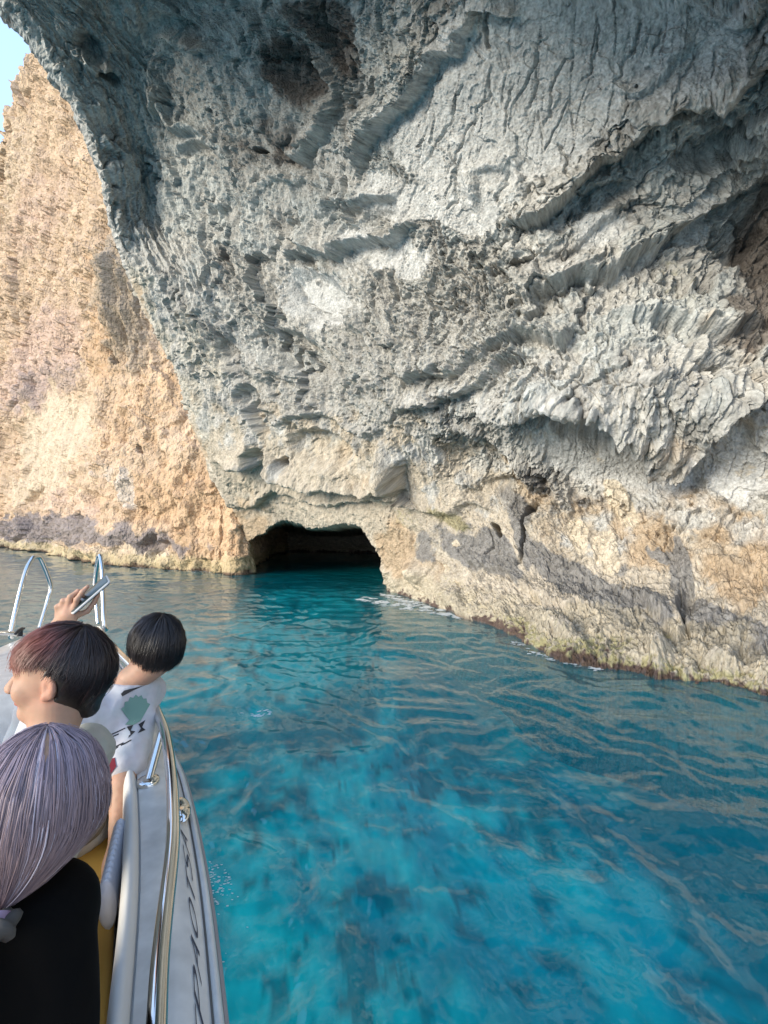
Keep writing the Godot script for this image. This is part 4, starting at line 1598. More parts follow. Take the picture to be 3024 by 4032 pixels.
		var fs := [
			[H.call(-0.046, -0.026, -0.004), H.call(-0.042, 0.000, 0.006), H.call(-0.020, 0.014, -0.008), H.call(0.000, -0.004, -0.022)],
			[H.call(-0.030, -0.018, 0.000), H.call(-0.021, 0.020, 0.008), H.call(0.000, 0.026, -0.012), H.call(0.014, 0.006, -0.026)],
			[H.call(-0.010, -0.014, 0.002), H.call(0.003, 0.034, 0.008), H.call(0.020, 0.050, -0.006), H.call(0.026, 0.030, -0.022)],
			[H.call(0.012, -0.014, 0.002), H.call(0.026, 0.024, 0.010), H.call(0.041, 0.050, 0.004), H.call(0.053, 0.066, -0.004)],
			[H.call(0.020, -0.030, -0.012), H.call(0.044, -0.020, -0.016), H.call(0.064, 0.008, -0.020), H.call(0.078, 0.036, -0.020)]]
		var hand := hand_prims(wrist, fs, H.call(-0.014, -0.030, -0.004), Basis(Vector3(0.92, 0.25, 0.2).normalized(), Vector3(-0.25, 0.95, 0.0).normalized(), Vector3(-0.2, -0.1, 1).normalized()).orthonormalized())
		var d2: Vector3 = (arms[1][1] - arms[1][0]).normalized()
		var o := person("person holding up a phone, hidden behind the brown bowl cut but for the hand", body, [head_prims(c, B, neck), hand, relaxed_hand(arms[1][1], d2, d2.cross(Vector3.UP).normalized())], skin)
		var shirt := limbs(hip, chest, neck, sl, sr, knees, feet, arms).slice(0, 4)
		for q in shirt:
			if q[0] == 1: q[3] = q[3] + Vector3.ONE * 0.012
		shirt.append(bone(sl, sl.lerp(arms[0][0], 0.8), 0.062, 0.058, 0.03))
		shirt.append(bone(sr, sr.lerp(arms[1][0], 0.8), 0.062, 0.058, 0.03))
		cloth("shirt", o, shirt, Color(0.25, 0.27, 0.30), [[neck, Vector3.UP]], 0.9, 0.01, 0.013, 507)
		var tr := [ball(hip, Vector3(0.175, 0.10, 0.125), Basis.IDENTITY, 0.05)]
		for q in [body[5], body[6], body[10], body[11]]: tr.append(bone(q[1], q[2], q[3] + 0.012, q[4] + 0.014, 0.03))
		cloth("trousers", o, tr, Color(0.05, 0.05, 0.06), [], 0.9, 0.01, 0.014, 508)
		var shade := func(ph: float, u: float, tone: float) -> Color: return Color(0.02, 0.015, 0.014)
		hair("hair", o, c + B * Vector3(0, 0.014, -0.01), B, Vector3(0.0, 0.95, -0.3), Vector3(0.088, 0.106, 0.108), func(ph: float) -> float: return 1.9 - 0.3 * smoothstep(0.2, 0.9, cos(ph)), shade, 300, 0.0015, 65, mats.hair)
		# the phone, tilted to the right in the fingers
		var ph := thing("phone", "dark phone in pale case held up in a raised hand", "phone")
		var long := Vector3(0.62, 0.66, -0.30).normalized()
		var nrm := Vector3(-0.55, 0.55, 0.62).normalized()
		nrm = (nrm - long * nrm.dot(long)).normalized()
		ph.transform = Transform3D(Basis(long.cross(nrm), long, nrm), H.call(0.047, 0.036, -0.026))
		put("case", rounded_slab(0.072, 0.150, 0.009, 0.010), mat(Color(0.62, 0.61, 0.58), 0.4), ph)
		var scr := put("screen", rounded_slab(0.066, 0.143, 0.0015, 0.008), mat(Color(0.012, 0.02, 0.022), 0.08), ph)
		scr.position = Vector3(0, 0, -0.0056)
		var lens := put("back_plate", rounded_slab(0.066, 0.143, 0.0012, 0.008), mat(Color(0.03, 0.05, 0.05), 0.25), ph)
		lens.position = Vector3(0, 0, 0.0054)

func rounded_slab(w: float, h: float, d: float, r: float) -> ArrayMesh:
	var ring := []
	for q in 4:
		var cx: float = (w / 2 - r) * (1.0 if q in [0, 3] else -1.0)
		var cy: float = (h / 2 - r) * (1.0 if q in [0, 1] else -1.0)
		for k in 5:
			var a := PI / 2 * (q + k / 4.0)
			ring.append(Vector2(cx + cos(a) * r, cy + sin(a) * r))
	var rows := []
	var e := minf(d * 0.3, 0.002)
	for lv in [[0.0, -d / 2], [1.0 - e * 2.0 / w * 2.0, -d / 2], [1.0, -d / 2 + e], [1.0, d / 2 - e], [1.0 - e * 2.0 / w * 2.0, d / 2], [0.0, d / 2]]:
		var row := PackedVector3Array()
		for p in ring: row.append(Vector3(p.x * lv[0], p.y * lv[0], lv[1]))
		rows.append(row)
	return lofted(rows, true, false)

func print_on(who: Node3D, shirt: Array):
	# flat inks laid on the cloth of the back: each spot is found by walking to the cloth
	var eye := Vector3(0.5, 0.5, 0.9).normalized()
	var origin := Vector3(-1.0, 1.12, -1.62)
	var ax := eye.cross(Vector3.UP).normalized() * -1.0
	var ay := ax.cross(eye).normalized() * -1.0
	if ay.y < 0: ay = -ay
	var folds := noise(505, 7.0, 3)
	var onto := func(u: Vector2) -> Vector3:
		var p: Vector3 = origin + ax * u.x + ay * u.y + eye * 0.45
		for k in 60:
			var v := field(p, shirt) - 0.022 * folds.get_noise_3dv(p * Vector3(1.0, 0.55, 1.0))
			if v < 0.0022: break
			p -= eye * maxf(v - 0.0018, 0.0006) * 0.8
		return p
	var ink := {"black": mat(Color(0.02, 0.02, 0.022), 0.8), "green": mat(Color(0.17, 0.29, 0.235), 0.85), "red": mat(Color(0.30, 0.03, 0.045), 0.8)}
	var shapes := [
		["green", [[0.132, 0.098], [0.122, 0.104], [0.119, 0.12], [0.108, 0.12], [0.102, 0.133], [0.092, 0.128], [0.083, 0.137], [0.075, 0.127], [0.064, 0.131], [0.059, 0.117], [0.048, 0.116], [0.046, 0.099], [0.036, 0.093], [0.062, 0.05], [0.05, 0.036], [0.075, 0.03], [0.098, 0.04]]],
		["black", [[0.035, 0.145], [0.045, 0.155], [0.115, 0.165], [0.075, 0.152], [0.04, 0.135]]],
		["black", [[0.055, 0.028], [0.075, 0.030], [0.068, 0.012], [0.082, 0.006], [0.060, -0.012], [0.064, 0.008]]],
		["black", [[0.092, 0.030], [0.115, 0.042], [0.104, 0.018], [0.115, 0.006], [0.090, -0.002], [0.100, 0.014]]],
		["black", [[-0.03, -0.052], [0.07, -0.018], [0.07, -0.022], [-0.03, -0.057]]],
		["black", [[-0.015, -0.040], [0.045, -0.022], [0.045, -0.026], [-0.015, -0.044]]],
		["black", [[0.0, 0.012], [0.05, 0.026], [0.05, 0.022], [0.0, 0.008]]],
		["black", [[0.0, 0.004], [0.03, 0.011], [0.03, 0.007], [0.0, 0.0]]],
		["red", [[-0.03, -0.10], [-0.018, -0.072], [0.02, -0.066], [0.025, -0.095], [0.0, -0.125], [-0.028, -0.13]]],
		["black", [[-0.062, -0.093], [-0.032, -0.098], [-0.040, -0.115], [-0.036, -0.115], [-0.028, -0.094], [-0.062, -0.088]]],
		["black", [[-0.040, -0.115], [-0.072, -0.140], [-0.040, -0.134], [-0.056, -0.158], [-0.026, -0.132], [-0.032, -0.129], [-0.048, -0.145], [-0.036, -0.130], [-0.062, -0.134], [-0.036, -0.113]]],
		["black", [[-0.004, -0.086], [0.006, -0.084], [0.004, -0.094], [-0.004, -0.095]]],
		["black", [[-0.012, -0.108], [-0.002, -0.104], [-0.004, -0.116], [-0.014, -0.118]]]]
	for s in shapes:
		var poly := PackedVector2Array()
		for p in s[1]: poly.append(Vector2(p[0], p[1]))
		if Geometry2D.is_polygon_clockwise(poly): poly.reverse()
		var tri := Geometry2D.triangulate_polygon(poly)
		var st := SurfaceTool.new()
		st.begin(Mesh.PRIMITIVE_TRIANGLES)
		for k in tri.size() / 3:
			var a := poly[tri[3 * k]]
			var b := poly[tri[3 * k + 1]]
			var c := poly[tri[3 * k + 2]]
			var n := 4
			for i in n:
				for j in n - i:
					var f := func(x: int, y: int) -> Vector3: return onto.call(a + (b - a) * (float(x) / n) + (c - a) * (float(y) / n))
					for q in ([[i, j], [i, j + 1], [i + 1, j]] + ([[i + 1, j], [i, j + 1], [i + 1, j + 1]] if i + j < n - 1 else [])):
						st.set_normal(eye)
						st.add_vertex(f.call(q[0], q[1]))
		if tri.size(): put("shirt_print", st.commit(), ink[s[0]], who)

func make_small_things():
	# white ribbed pad wedged between bench and coaming
	var rows := []
	var a := Vector3(-0.790, 0.965, -1.345)
	var b := Vector3(-0.712, 0.905, -1.14)
	var ax := (b - a).normalized()
	var outw := Vector3(0.91, 0, -0.41)
	var up := outw.cross(ax).normalized()
	if up.y < 0: up = -up
	for j in 73:
		var u := j / 72.0
		var end := sqrt(clampf(sin(u * PI) * 4.0, 0.0, 1.0))
		var rib := 0.006 * absf(sin(u * PI * 14.0))
		var row := PackedVector3Array()
		for i in 16:
			var t := TAU * i / 16.0
			var q := outw * cos(t) * (0.020 + (rib if cos(t) < 0.2 else 0.0)) * end + up * sin(t) * (0.080 + (rib if cos(t) < 0.2 else 0.0)) * end
			row.append(a.lerp(b, u) + q)
		rows.append(row)
	var o := put("ribbed_pad", lofted(rows, true, false), mats.white_plastic)
	tag(o, "white pad with a ribbed edge wedged against the inner coaming", "pad")
	make_foam()

func make_foam():
	# lace of foam on the water: thin flakes lying on the waves
	var rng := RandomNumberGenerator.new()
	rng.seed = 77
	var st := SurfaceTool.new()
	st.begin(Mesh.PRIMITIVE_TRIANGLES)
	var n := noise(78, 1.0, 3)
	var lines := [
		# points along, spread, flakes, size
		[[Vector2(0.0, -12.2), Vector2(0.5, -11.4), Vector2(0.95, -10.6), Vector2(1.5, -9.3), Vector2(1.45, -9.4)], 0.10, 260, 0.10],
		[[Vector2(-0.6, -11.6), Vector2(0.1, -11.0), Vector2(0.8, -10.2), Vector2(1.4, -9.3)], 0.12, 300, 0.09],
		[[Vector2(2.1, -7.4), Vector2(2.3, -6.5), Vector2(2.75, -6.0), Vector2(2.9, -5.85)], 0.05, 120, 0.045],
		[[Vector2(-1.02, -2.45), Vector2(-0.90, -2.36), Vector2(-0.84, -2.28)], 0.05, 50, 0.012],
		[[Vector2(-0.72, -2.12), Vector2(-0.78, -2.0), Vector2(-0.74, -1.86)], 0.03, 60, 0.010],
		[[Vector2(-0.55, -1.62), Vector2(-0.42, -1.3), Vector2(-0.33, -1.0)], 0.04, 20, 0.008],
		[[Vector2(-1.30, -4.45), Vector2(-1.18, -4.40)], 0.05, 14, 0.03],
		[[Vector2(-14.0, -22.0), Vector2(-8.0, -18.5), Vector2(-5.8, -17.2)], 0.3, 160, 0.06]]
	for l in lines:
		var pts: Array = l[0]
		for k in int(l[2] * 2.5):
			var u := rng.randf() * (pts.size() - 1)
			var i := int(u)
			var p: Vector2 = pts[i].lerp(pts[mini(i + 1, pts.size() - 1)], u - i)
			p += Vector2(rng.randfn(), rng.randfn()) * l[1]
			if n.get_noise_2d(p.x * 2.5, p.y * 2.5) < -0.05: continue
			var s: float = l[3] * rng.randf_range(0.12, 0.8)
			var c := Vector3(p.x, wave(p.x, p.y, 0.02) + 0.006, p.y)
			var turn := rng.randf() * TAU
			var ring := []
			for q in 7:
				var a := turn + TAU * q / 7.0
				var r := s * rng.randf_range(0.35, 1.0)
				var w := c + Vector3(cos(a) * r * 1.5, 0, sin(a) * r * 0.7)
				w.y = wave(w.x, w.z, 0.02) + 0.004
				ring.append(w)
			for q in 7:
				st.set_normal(Vector3.UP)
				st.add_vertex(c)
				st.set_normal(Vector3.UP)
				st.add_vertex(ring[q])
				st.set_normal(Vector3.UP)
				st.add_vertex(ring[(q + 1) % 7])
	var o := put("sea_foam", st.commit(), mat(Color(0.72, 0.76, 0.77), 0.7))
	tag(o, "thin white foam on the water beside rock and hull", "foam", "", "stuff")
const WALL_S := [-0.1,-0.03,0,0.02,0.05,0.1,0.17,0.24,0.31,0.38,0.45,0.52,0.59,0.66,0.74,0.85,1,1.12,1.25]
const WALL_V := [-0.25,-0.08,0,0.14,0.26,0.34,0.4,0.46,0.52,0.58,0.64,0.69,0.73,0.765,0.79,0.815,0.84,0.865,0.89,0.915,0.94,0.965,1,1.04,1.12]
const WALL := [-7.81,27.2,-12.9,-7.86,25.1,-8.1,-7.31,24.6,-6.9,-6.96,24.55,-6.88,-6.46,24.48,-6.84,-5.63,24.35,-6.78,-4.5,24.18,-6.69,-3.41,24,-6.61,-2.35,23.83,-6.52,-1.2,22.92,-6.08,-0.24,21.93,-5.59,0.53,21.16,-5.21,1.18,20.79,-5.03,1.81,20.6,-4.94,2.48,20.41,-4.85,3.26,20,-4.64,4.14,19.5,-4.4,6.34,20.1,1.1,5.84,21.1,7.1,-7.81,18.2,-10.4,-7.86,16.1,-5.6,-7.31,15.6,-4.4,-6.96,15.55,-4.38,-6.46,15.48,-4.34,-5.63,15.35,-4.28,-4.5,15.18,-4.19,-3.41,15,-4.11,-2.35,14.83,-4.02,-1.2,13.92,-3.58,-0.24,12.93,-3.09,0.53,12.16,-2.71,1.18,11.79,-2.53,1.81,11.6,-2.44,2.48,11.41,-2.35,3.26,11,-2.14,4.14,10.5,-1.9,6.34,11.1,3.6,5.84,12.1,9.6,-8.11,14.7,-11,-8.16,12.6,-6.2,-7.61,12.1,-5,-7.26,12.05,-4.98,-6.76,11.98,-4.94,-5.93,11.85,-4.88,-4.8,11.68,-4.79,-3.71,11.5,-4.71,-2.65,11.33,-4.62,-1.5,10.42,-4.18,-0.54,9.43,-3.69,0.23,8.66,-3.31,0.88,8.29,-3.13,1.51,8.1,-3.04,2.18,7.91,-2.95,2.96,7.5,-2.74,3.84,7,-2.5,6.04,7.6,3,5.54,8.6,9,-9.75,16.92,-13.07,-9.8,14.82,-8.27,-9.25,14.32,-7.07,-8.79,14.24,-7.03,-8.11,14.12,-6.97,-7.01,13.93,-6.87,-5.51,13.66,-6.73,-4.07,13.39,-6.59,-2.55,12.51,-6.1,-1.17,11.22,-5.36,-0.09,10.18,-4.78,0.81,9.6,-4.46,1.65,9.27,-4.3,2.43,9.02,-4.17,3.25,8.75,-4.03,4.16,8.22,-3.73,5.09,7.5,-3.32,7.29,8.1,2.18,6.79,9.1,8.18,-9.88,17.31,-14.5,-9.93,15.21,-9.7,-9.38,14.71,-8.5,-8.89,14.64,-8.46,-8.15,14.53,-8.41,-6.93,14.36,-8.33,-5.28,14.13,-8.22,-3.58,13.56,-7.86,-1.91,12.36,-7.07,-0.53,11.13,-6.26,0.59,10.27,-5.71,1.6,9.76,-5.44,2.53,9.43,-5.27,3.38,9.13,-5.1,4.26,8.8,-4.89,5.08,8.06,-4.4,5.9,7.23,-3.84,8.1,7.83,1.66,7.6,8.83,7.66,-9.62,17.09,-15.42,-9.67,14.99,-10.62,-9.12,14.49,-9.42,-8.62,14.46,-9.41,-7.89,14.42,-9.41,-6.67,14.37,-9.43,-4.99,14.32,-9.45,-3.03,13.19,-8.61,-1.35,11.96,-7.72,0.01,10.75,-6.83,1.17,10.08,-6.4,2.25,9.6,-6.16,3.2,9.2,-5.91,4.03,8.81,-5.65,4.84,8.36,-5.32,5.64,7.65,-4.79,6.45,6.87,-4.2,8.65,7.47,1.3,8.15,8.47,7.3,-9.3,16.74,-16.14,-9.35,14.64,-11.34,-8.8,14.14,-10.14,-8.33,14.17,-10.2,-7.62,14.23,-10.29,-6.43,14.34,-10.46,-4.49,13.88,-10.12,-2.49,12.64,-9.11,-0.83,11.41,-8.13,0.51,10.39,-7.32,1.69,9.69,-6.86,2.76,9.11,-6.54,3.66,8.66,-6.2,4.47,8.29,-5.93,5.24,7.84,-5.57,5.99,7.18,-5.02,6.75,6.45,-4.4,8.95,7.05,1.1,8.45,8.05,7.1,-8.74,16.13,-16.84,-8.79,14.03,-12.04,-8.24,13.53,-10.84,-7.8,13.62,-10.96,-7.12,13.76,-11.16,-5.97,14.03,-11.47,-3.71,12.85,-10.41,-1.81,11.67,-9.34,-0.26,10.48,-8.28,1.02,9.63,-7.61,2.16,8.96,-7.16,3.16,8.42,-6.8,4.02,7.99,-6.45,4.89,7.73,-6.26,5.72,7.37,-5.96,6.49,6.76,-5.38,7.13,6,-4.64,9.33,6.6,0.86,8.83,7.6,6.86,-8.4,15.3,-17.49,-8.45,13.2,-12.69,-7.9,12.7,-11.49,-7.53,12.88,-11.74,-6.93,13.17,-12.09,-5.5,12.98,-11.94,-3.28,11.88,-10.83,-1.4,10.74,-9.69,0.11,9.65,-8.59,1.38,8.84,-7.91,2.5,8.13,-7.42,3.52,7.72,-7.15,4.51,7.48,-6.99,5.62,7.43,-7.05,6.56,7.1,-6.75,7.28,6.43,-6.01,7.61,5.53,-4.95,9.81,6.13,0.55,9.31,7.13,6.55,-8.27,14.33,-18.17,-8.32,12.23,-13.37,-7.77,11.73,-12.17,-7.42,11.95,-12.48,-6.84,12.29,-12.95,-5.13,11.67,-12.24,-2.95,10.67,-11.1,-1.12,9.62,-9.89,0.36,8.67,-8.83,1.6,7.94,-8.17,2.71,7.26,-7.7,3.81,6.95,-7.52,4.9,6.77,-7.45,6.09,6.71,-7.53,7.01,6.36,-7.15,7.67,5.72,-6.31,7.96,4.92,-5.18,10.16,5.52,0.32,9.66,6.52,6.32,-8.36,13.22,-18.85,-8.41,11.12,-14.05,-7.86,10.62,-12.85,-7.49,10.81,-13.18,-6.74,10.92,-13.4,-4.96,10.3,-12.58,-2.76,9.41,-11.39,-0.92,8.46,-10.12,0.56,7.64,-9.09,1.83,6.93,-8.39,3,6.19,-7.84,4,5.84,-7.49,4.99,5.6,-7.29,5.99,5.43,-7.19,6.7,5.09,-6.7,7.34,4.63,-5.98,7.84,4.1,-5.1,10.04,4.7,0.4,9.54,5.7,6.4,-8.21,12.16,-19.44,-8.26,10.06,-14.64,-7.71,9.56,-13.44,-7.03,9.43,-13.25,-6.04,9.22,-12.97,-4.46,8.88,-12.49,-2.35,8.17,-11.43,-0.54,7.32,-10.09,0.92,6.56,-9.09,2.15,5.86,-8.35,3.21,5.19,-7.75,4.06,4.82,-7.23,4.97,4.6,-7.02,5.89,4.44,-6.91,6.6,4.19,-6.5,7.31,3.86,-5.91,7.73,3.44,-5.03,9.93,4.04,0.47,9.43,5.04,6.47,-7.87,11.21,-19.92,-7.92,9.11,-15.12,-7.37,8.61,-13.92,-6.66,8.46,-13.67,-5.63,8.24,-13.3,-4.03,7.86,-12.66,-1.93,7.12,-11.37,-0.22,6.37,-10,1.18,5.68,-9.07,2.38,4.98,-8.26,3.35,4.37,-7.57,4.07,4.03,-6.95,5,3.87,-6.88,5.98,3.76,-6.9,6.68,3.55,-6.51,7.32,3.27,-5.89,7.66,2.92,-4.98,9.86,3.52,0.52,9.36,4.52,6.52,-7.61,10.32,-20.35,-7.66,8.22,-15.55,-7.11,7.72,-14.35,-6.36,7.56,-14.03,-5.29,7.32,-13.55,-3.63,6.89,-12.7,-1.57,6.2,-11.3,0.08,5.55,-9.95,1.46,4.9,-9.04,2.55,4.22,-8.19,3.5,3.75,-7.64,4.47,3.55,-7.47,5.56,3.41,-7.54,6.41,3.24,-7.32,6.95,3.02,-6.73,7.42,2.76,-5.95,7.6,2.48,-4.95,9.8,3.08,0.55,9.3,4.08,6.55,-7.33,9.64,-20.66,-7.38,7.54,-15.86,-6.83,7.04,-14.66,-6.06,6.87,-14.27,-4.95,6.61,-13.66,-3.27,6.16,-12.63,-1.28,5.54,-11.22,0.29,4.97,-9.96,1.62,4.4,-9.19,2.79,3.79,-8.58,4.06,3.47,-8.65,5.06,3.23,-8.31,5.9,3,-7.9,6.59,2.81,-7.45,7.08,2.61,-6.82,7.46,2.39,-5.96,7.57,2.16,-4.93,9.77,2.76,0.57,9.27,3.76,6.57,-7.14,8.93,-20.99,-7.19,6.83,-16.19,-6.64,6.33,-14.99,-5.84,6.16,-14.51,-4.71,5.89,-13.78,-3.04,5.46,-12.66,-1.11,4.92,-11.25,0.44,4.43,-10.11,1.81,3.93,-9.53,3.14,3.36,-9.29,4.3,2.98,-8.93,5.27,2.74,-8.5,6.02,2.52,-7.95,6.58,2.34,-7.37,6.99,2.18,-6.67,7.36,2.02,-5.86,7.53,1.86,-4.9,9.73,2.46,0.6,9.23,3.46,6.6,-7.01,8.2,-21.35,-7.06,6.1,-16.55,-6.51,5.6,-15.35,-5.68,5.42,-14.77,-4.5,5.16,-13.89,-2.85,4.78,-12.73,-0.94,4.32,-11.37,0.61,3.89,-10.36,2.02,3.42,-9.89,3.37,2.79,-9.53,4.45,2.43,-8.95,5.32,2.2,-8.36,6,2.02,-7.75,6.47,1.88,-7.14,6.85,1.77,-6.49,7.12,1.66,-5.65,7.18,1.56,-4.68,9.38,2.16,0.82,8.88,3.16,6.82,-6.87,7.43,-21.7,-6.92,5.33,-16.9,-6.37,4.83,-15.7,-5.5,4.66,-15.04,-4.3,4.42,-14.04,-2.68,4.11,-12.96,-0.77,3.71,-11.55,0.8,3.31,-10.65,2.24,2.84,-10.14,3.57,2.13,-9.42,4.58,1.87,-8.82,5.28,1.69,-8.12,5.8,1.56,-7.41,6.16,1.47,-6.76,6.44,1.41,-6.09,6.68,1.35,-5.3,6.79,1.3,-4.42,8.99,1.9,1.08,8.49,2.9,7.08,-6.7,6.61,-22.05,-6.75,4.51,-17.25,-6.2,4.01,-16.05,-5.32,3.88,-15.33,-4.11,3.67,-14.29,-2.51,3.42,-13.26,-0.58,3.09,-11.82,1.04,2.68,-10.91,2.51,2.14,-10.08,3.61,1.53,-9.13,4.43,1.36,-8.43,5.06,1.23,-7.73,5.5,1.15,-7.03,5.78,1.11,-6.35,6.01,1.09,-5.68,6.24,1.08,-4.95,6.43,1.07,-4.19,8.63,1.67,1.31,8.13,2.67,7.31,-6.49,5.76,-22.55,-6.54,3.66,-17.75,-5.99,3.16,-16.55,-5.18,3.08,-16.04,-4.02,2.94,-15.28,-2.3,2.72,-14,-0.29,2.42,-12.13,1.41,1.97,-10.93,2.62,1.5,-9.83,3.48,1.03,-8.76,4.2,0.92,-7.99,4.73,0.84,-7.24,5.1,0.81,-6.51,5.35,0.81,-5.87,5.6,0.82,-5.29,5.93,0.83,-4.71,6.3,0.83,-4.1,8.5,1.43,1.4,8,2.43,7.4,-6.09,4.84,-23.15,-6.14,2.74,-18.35,-5.59,2.24,-17.15,-4.75,2.17,-16.6,-3.57,2.07,-15.76,-1.85,1.9,-14.31,0.04,1.72,-12.32,1.5,1.33,-10.77,2.56,0.96,-9.54,3.21,0.63,-8.08,3.88,0.56,-7.38,4.35,0.53,-6.64,4.68,0.54,-5.98,4.99,0.55,-5.47,5.3,0.57,-5.01,5.71,0.59,-4.53,6.16,0.6,-4.01,8.36,1.2,1.49,7.86,2.2,7.49,-5.8,3.88,-23.36,-5.85,1.78,-18.56,-5.3,1.28,-17.36,-4.48,1.24,-16.77,-3.35,1.18,-15.88,-1.69,1.1,-14.41,0.14,1.02,-12.44,1.49,0.75,-10.65,2.42,0.5,-9.01,2.92,0.31,-7.36,3.48,0.31,-6.62,3.88,0.32,-5.94,4.3,0.32,-5.49,4.65,0.33,-5.1,5.05,0.34,-4.78,5.53,0.35,-4.39,6.03,0.38,-3.92,8.23,0.98,1.58,7.73,1.98,7.58,-5.65,2.6,-23.09,-5.7,0.5,-18.29,-5.15,0,-17.09,-4.37,0,-16.51,-3.29,0,-15.73,-1.7,0,-14.46,0.14,0,-12.89,1.43,0,-10.21,2.17,0,-8.09,2.53,0,-6.38,3.09,0,-5.87,3.56,0,-5.44,4,0,-5.11,4.42,0,-4.84,4.88,0,-4.61,5.46,0,-4.33,6.15,0,-4.01,8.35,0.6,1.49,7.85,1.6,7.49,-5.9,1.4,-22.64,-5.95,-0.7,-17.84,-5.4,-1.2,-16.64,-4.62,-1.2,-16.06,-3.54,-1.2,-15.28,-1.95,-1.2,-14.01,-0.11,-1.2,-12.44,1.18,-1.2,-9.76,1.92,-1.2,-7.64,2.28,-1.2,-5.93,2.84,-1.2,-5.42,3.31,-1.2,-4.99,3.75,-1.2,-4.66,4.17,-1.2,-4.39,4.63,-1.2,-4.16,5.21,-1.2,-3.88,5.9,-1.2,-3.56,8.1,-0.6,1.94,7.6,0.4,7.94,-6.2,-1.6,-22.04,-6.25,-3.7,-17.24,-5.7,-4.2,-16.04,-4.92,-4.2,-15.46,-3.84,-4.2,-14.68,-2.25,-4.2,-13.41,-0.41,-4.2,-11.84,0.88,-4.2,-9.16,1.62,-4.2,-7.04,1.98,-4.2,-5.33,2.54,-4.2,-4.82,3.01,-4.2,-4.39,3.45,-4.2,-4.06,3.87,-4.2,-3.79,4.33,-4.2,-3.56,4.91,-4.2,-3.28,5.6,-4.2,-2.96,7.8,-3.6,2.54,7.3,-2.6,8.54]
const LEDGES := [[[1.223,3.236,1.361,3.161,1.468,3.121,1.61,3.099,1.804,3.054,1.926,3.065,2.055,3.091,2.086,3.194,2.195,3.175,2.273,3.098,2.42,2.981,2.644,2.873,2.858,2.822],0.219,0.164,0.75],[[1.619,2.436,1.762,2.353,1.898,2.25,1.964,2.173,2.056,2.097,2.136,2.051,2.33,1.916,2.53,1.836,2.649,1.788,2.774,1.699,2.935,1.614],0.201,0.219,0.75],[[0.971,3.141,1.139,3.052,1.292,3.003,1.444,2.903,1.598,2.826,1.797,2.789,1.84,2.707],0.146,0.146,0.40],[[0.888,3.291,1.023,3.237,1.165,3.151,1.255,3.115,1.445,2.972,1.679,2.857],0.128,0.128,0.38],[[1.58,2.699,1.75,2.624,1.932,2.525,2.078,2.483,2.273,2.384,2.442,2.247,2.605,2.147,2.763,2.083],0.164,0.164,0.45],[[1.522,2.56,1.61,2.559,1.764,2.464,1.946,2.385,2.113,2.28,2.3,2.139],0.109,0.091,0.16],[[1.966,2.675,2.169,2.651,2.32,2.685,2.485,2.661,2.695,2.598],0.146,0.109,0.40],[[2.166,2.745,2.296,2.781,2.464,2.756,2.663,2.77],0.091,0.073,0.20],[[0.655,2.68,0.747,2.642,0.866,2.627,0.924,2.651,1.05,2.566,1.167,2.555,1.232,2.508,1.327,2.498],0.109,0.201,0.42],[[0.868,2.513,0.961,2.421,1.009,2.475,1.082,2.385,1.161,2.37,1.232,2.397],0.091,0.128,0.32],[[0.644,2.385,0.725,2.352,0.8,2.36,0.844,2.316,0.949,2.384],0.073,0.091,0.18],[[0.834,1.937,0.807,2.147,0.818,2.231,0.868,2.253,0.94,2.195,1.004,2.125,1.098,1.96],0.164,0.109,0.40],[[1.031,2.341,1.105,2.213,1.205,2.122,1.306,2.027,1.399,1.922,1.522,1.787,1.603,1.758,1.681,1.66,1.791,1.523],0.219,0.073,0.40],[[0.581,2.676,0.431,2.874,0.338,2.954,0.286,2.938],0.109,0.073,0.20],[[0.19,3.174,0.321,3.155,0.409,3.178,0.521,3.156],0.128,0.109,0.22],[[-0.011,3.514,0.089,3.556,0.23,3.517,0.292,3.578,0.408,3.596,0.578,3.589,0.677,3.602,0.78,3.561,0.808,3.586,0.876,3.464,0.971,3.416],0.128,0.128,0.55],[[-0.045,3.696,0.096,3.705,0.254,3.651,0.352,3.665,0.539,3.666,0.678,3.644,0.848,3.626],0.073,0.073,0.30],[[0.336,3.396,0.466,3.32,0.596,3.299,0.681,3.357,0.779,3.376,0.892,3.344],0.091,0.109,0.22],[[0.172,3.532,0.296,3.334,0.372,3.29],0.055,0.073,0.18],[[1.139,3.506,1.282,3.443,1.428,3.35,1.563,3.351],0.109,0.091,0.25],[[0.867,3.652,1.013,3.601,1.142,3.547,1.224,3.562],0.091,0.073,0.20],[[0.09,1.858,0.149,1.927,0.213,1.905,0.287,1.797],0.091,0.109,0.35],[[0.279,2.118,0.352,2.073,0.352,2.169,0.478,2.182],0.091,0.091,0.30],[[0.481,1.742,0.576,1.815,0.655,1.831],0.073,0.128,0.25],[[0.406,2.436,0.475,2.471,0.525,2.411],0.055,0.109,0.22],[[1.714,1.586,1.81,1.554,1.847,1.579,1.933,1.529],0.109,0.073,0.30],[[2.56,1.432,2.61,1.497,2.707,1.525,2.858,1.482],0.109,0.109,0.25],[[2.169,1.805,2.275,1.822,2.358,1.772,2.479,1.642,2.549,1.586],0.091,0.091,0.20],[[1.55,2.267,1.614,2.199,1.695,2.142,1.75,2.146],0.073,0.073,0.16],[[2.048,1.66,2.182,1.632,2.273,1.573],0.055,0.055,0.08],[[1.406,3.325,1.531,3.298,1.57,3.357,1.458,3.464,1.362,3.574],0.128,0.073,0.35],[[1.904,3.709,2.04,3.777,2.108,3.82],0.146,0.073,0.25],[[1.042,3.794,1.224,3.785,1.451,3.789,1.7,3.81],0.109,0.073,0.18],[[2.04,3.594,2.176,3.541,2.312,3.538,2.539,3.56],0.109,0.055,0.12],[[1.451,3.646,1.7,3.686,1.995,3.749,2.086,3.753],0.091,0.055,0.10]]
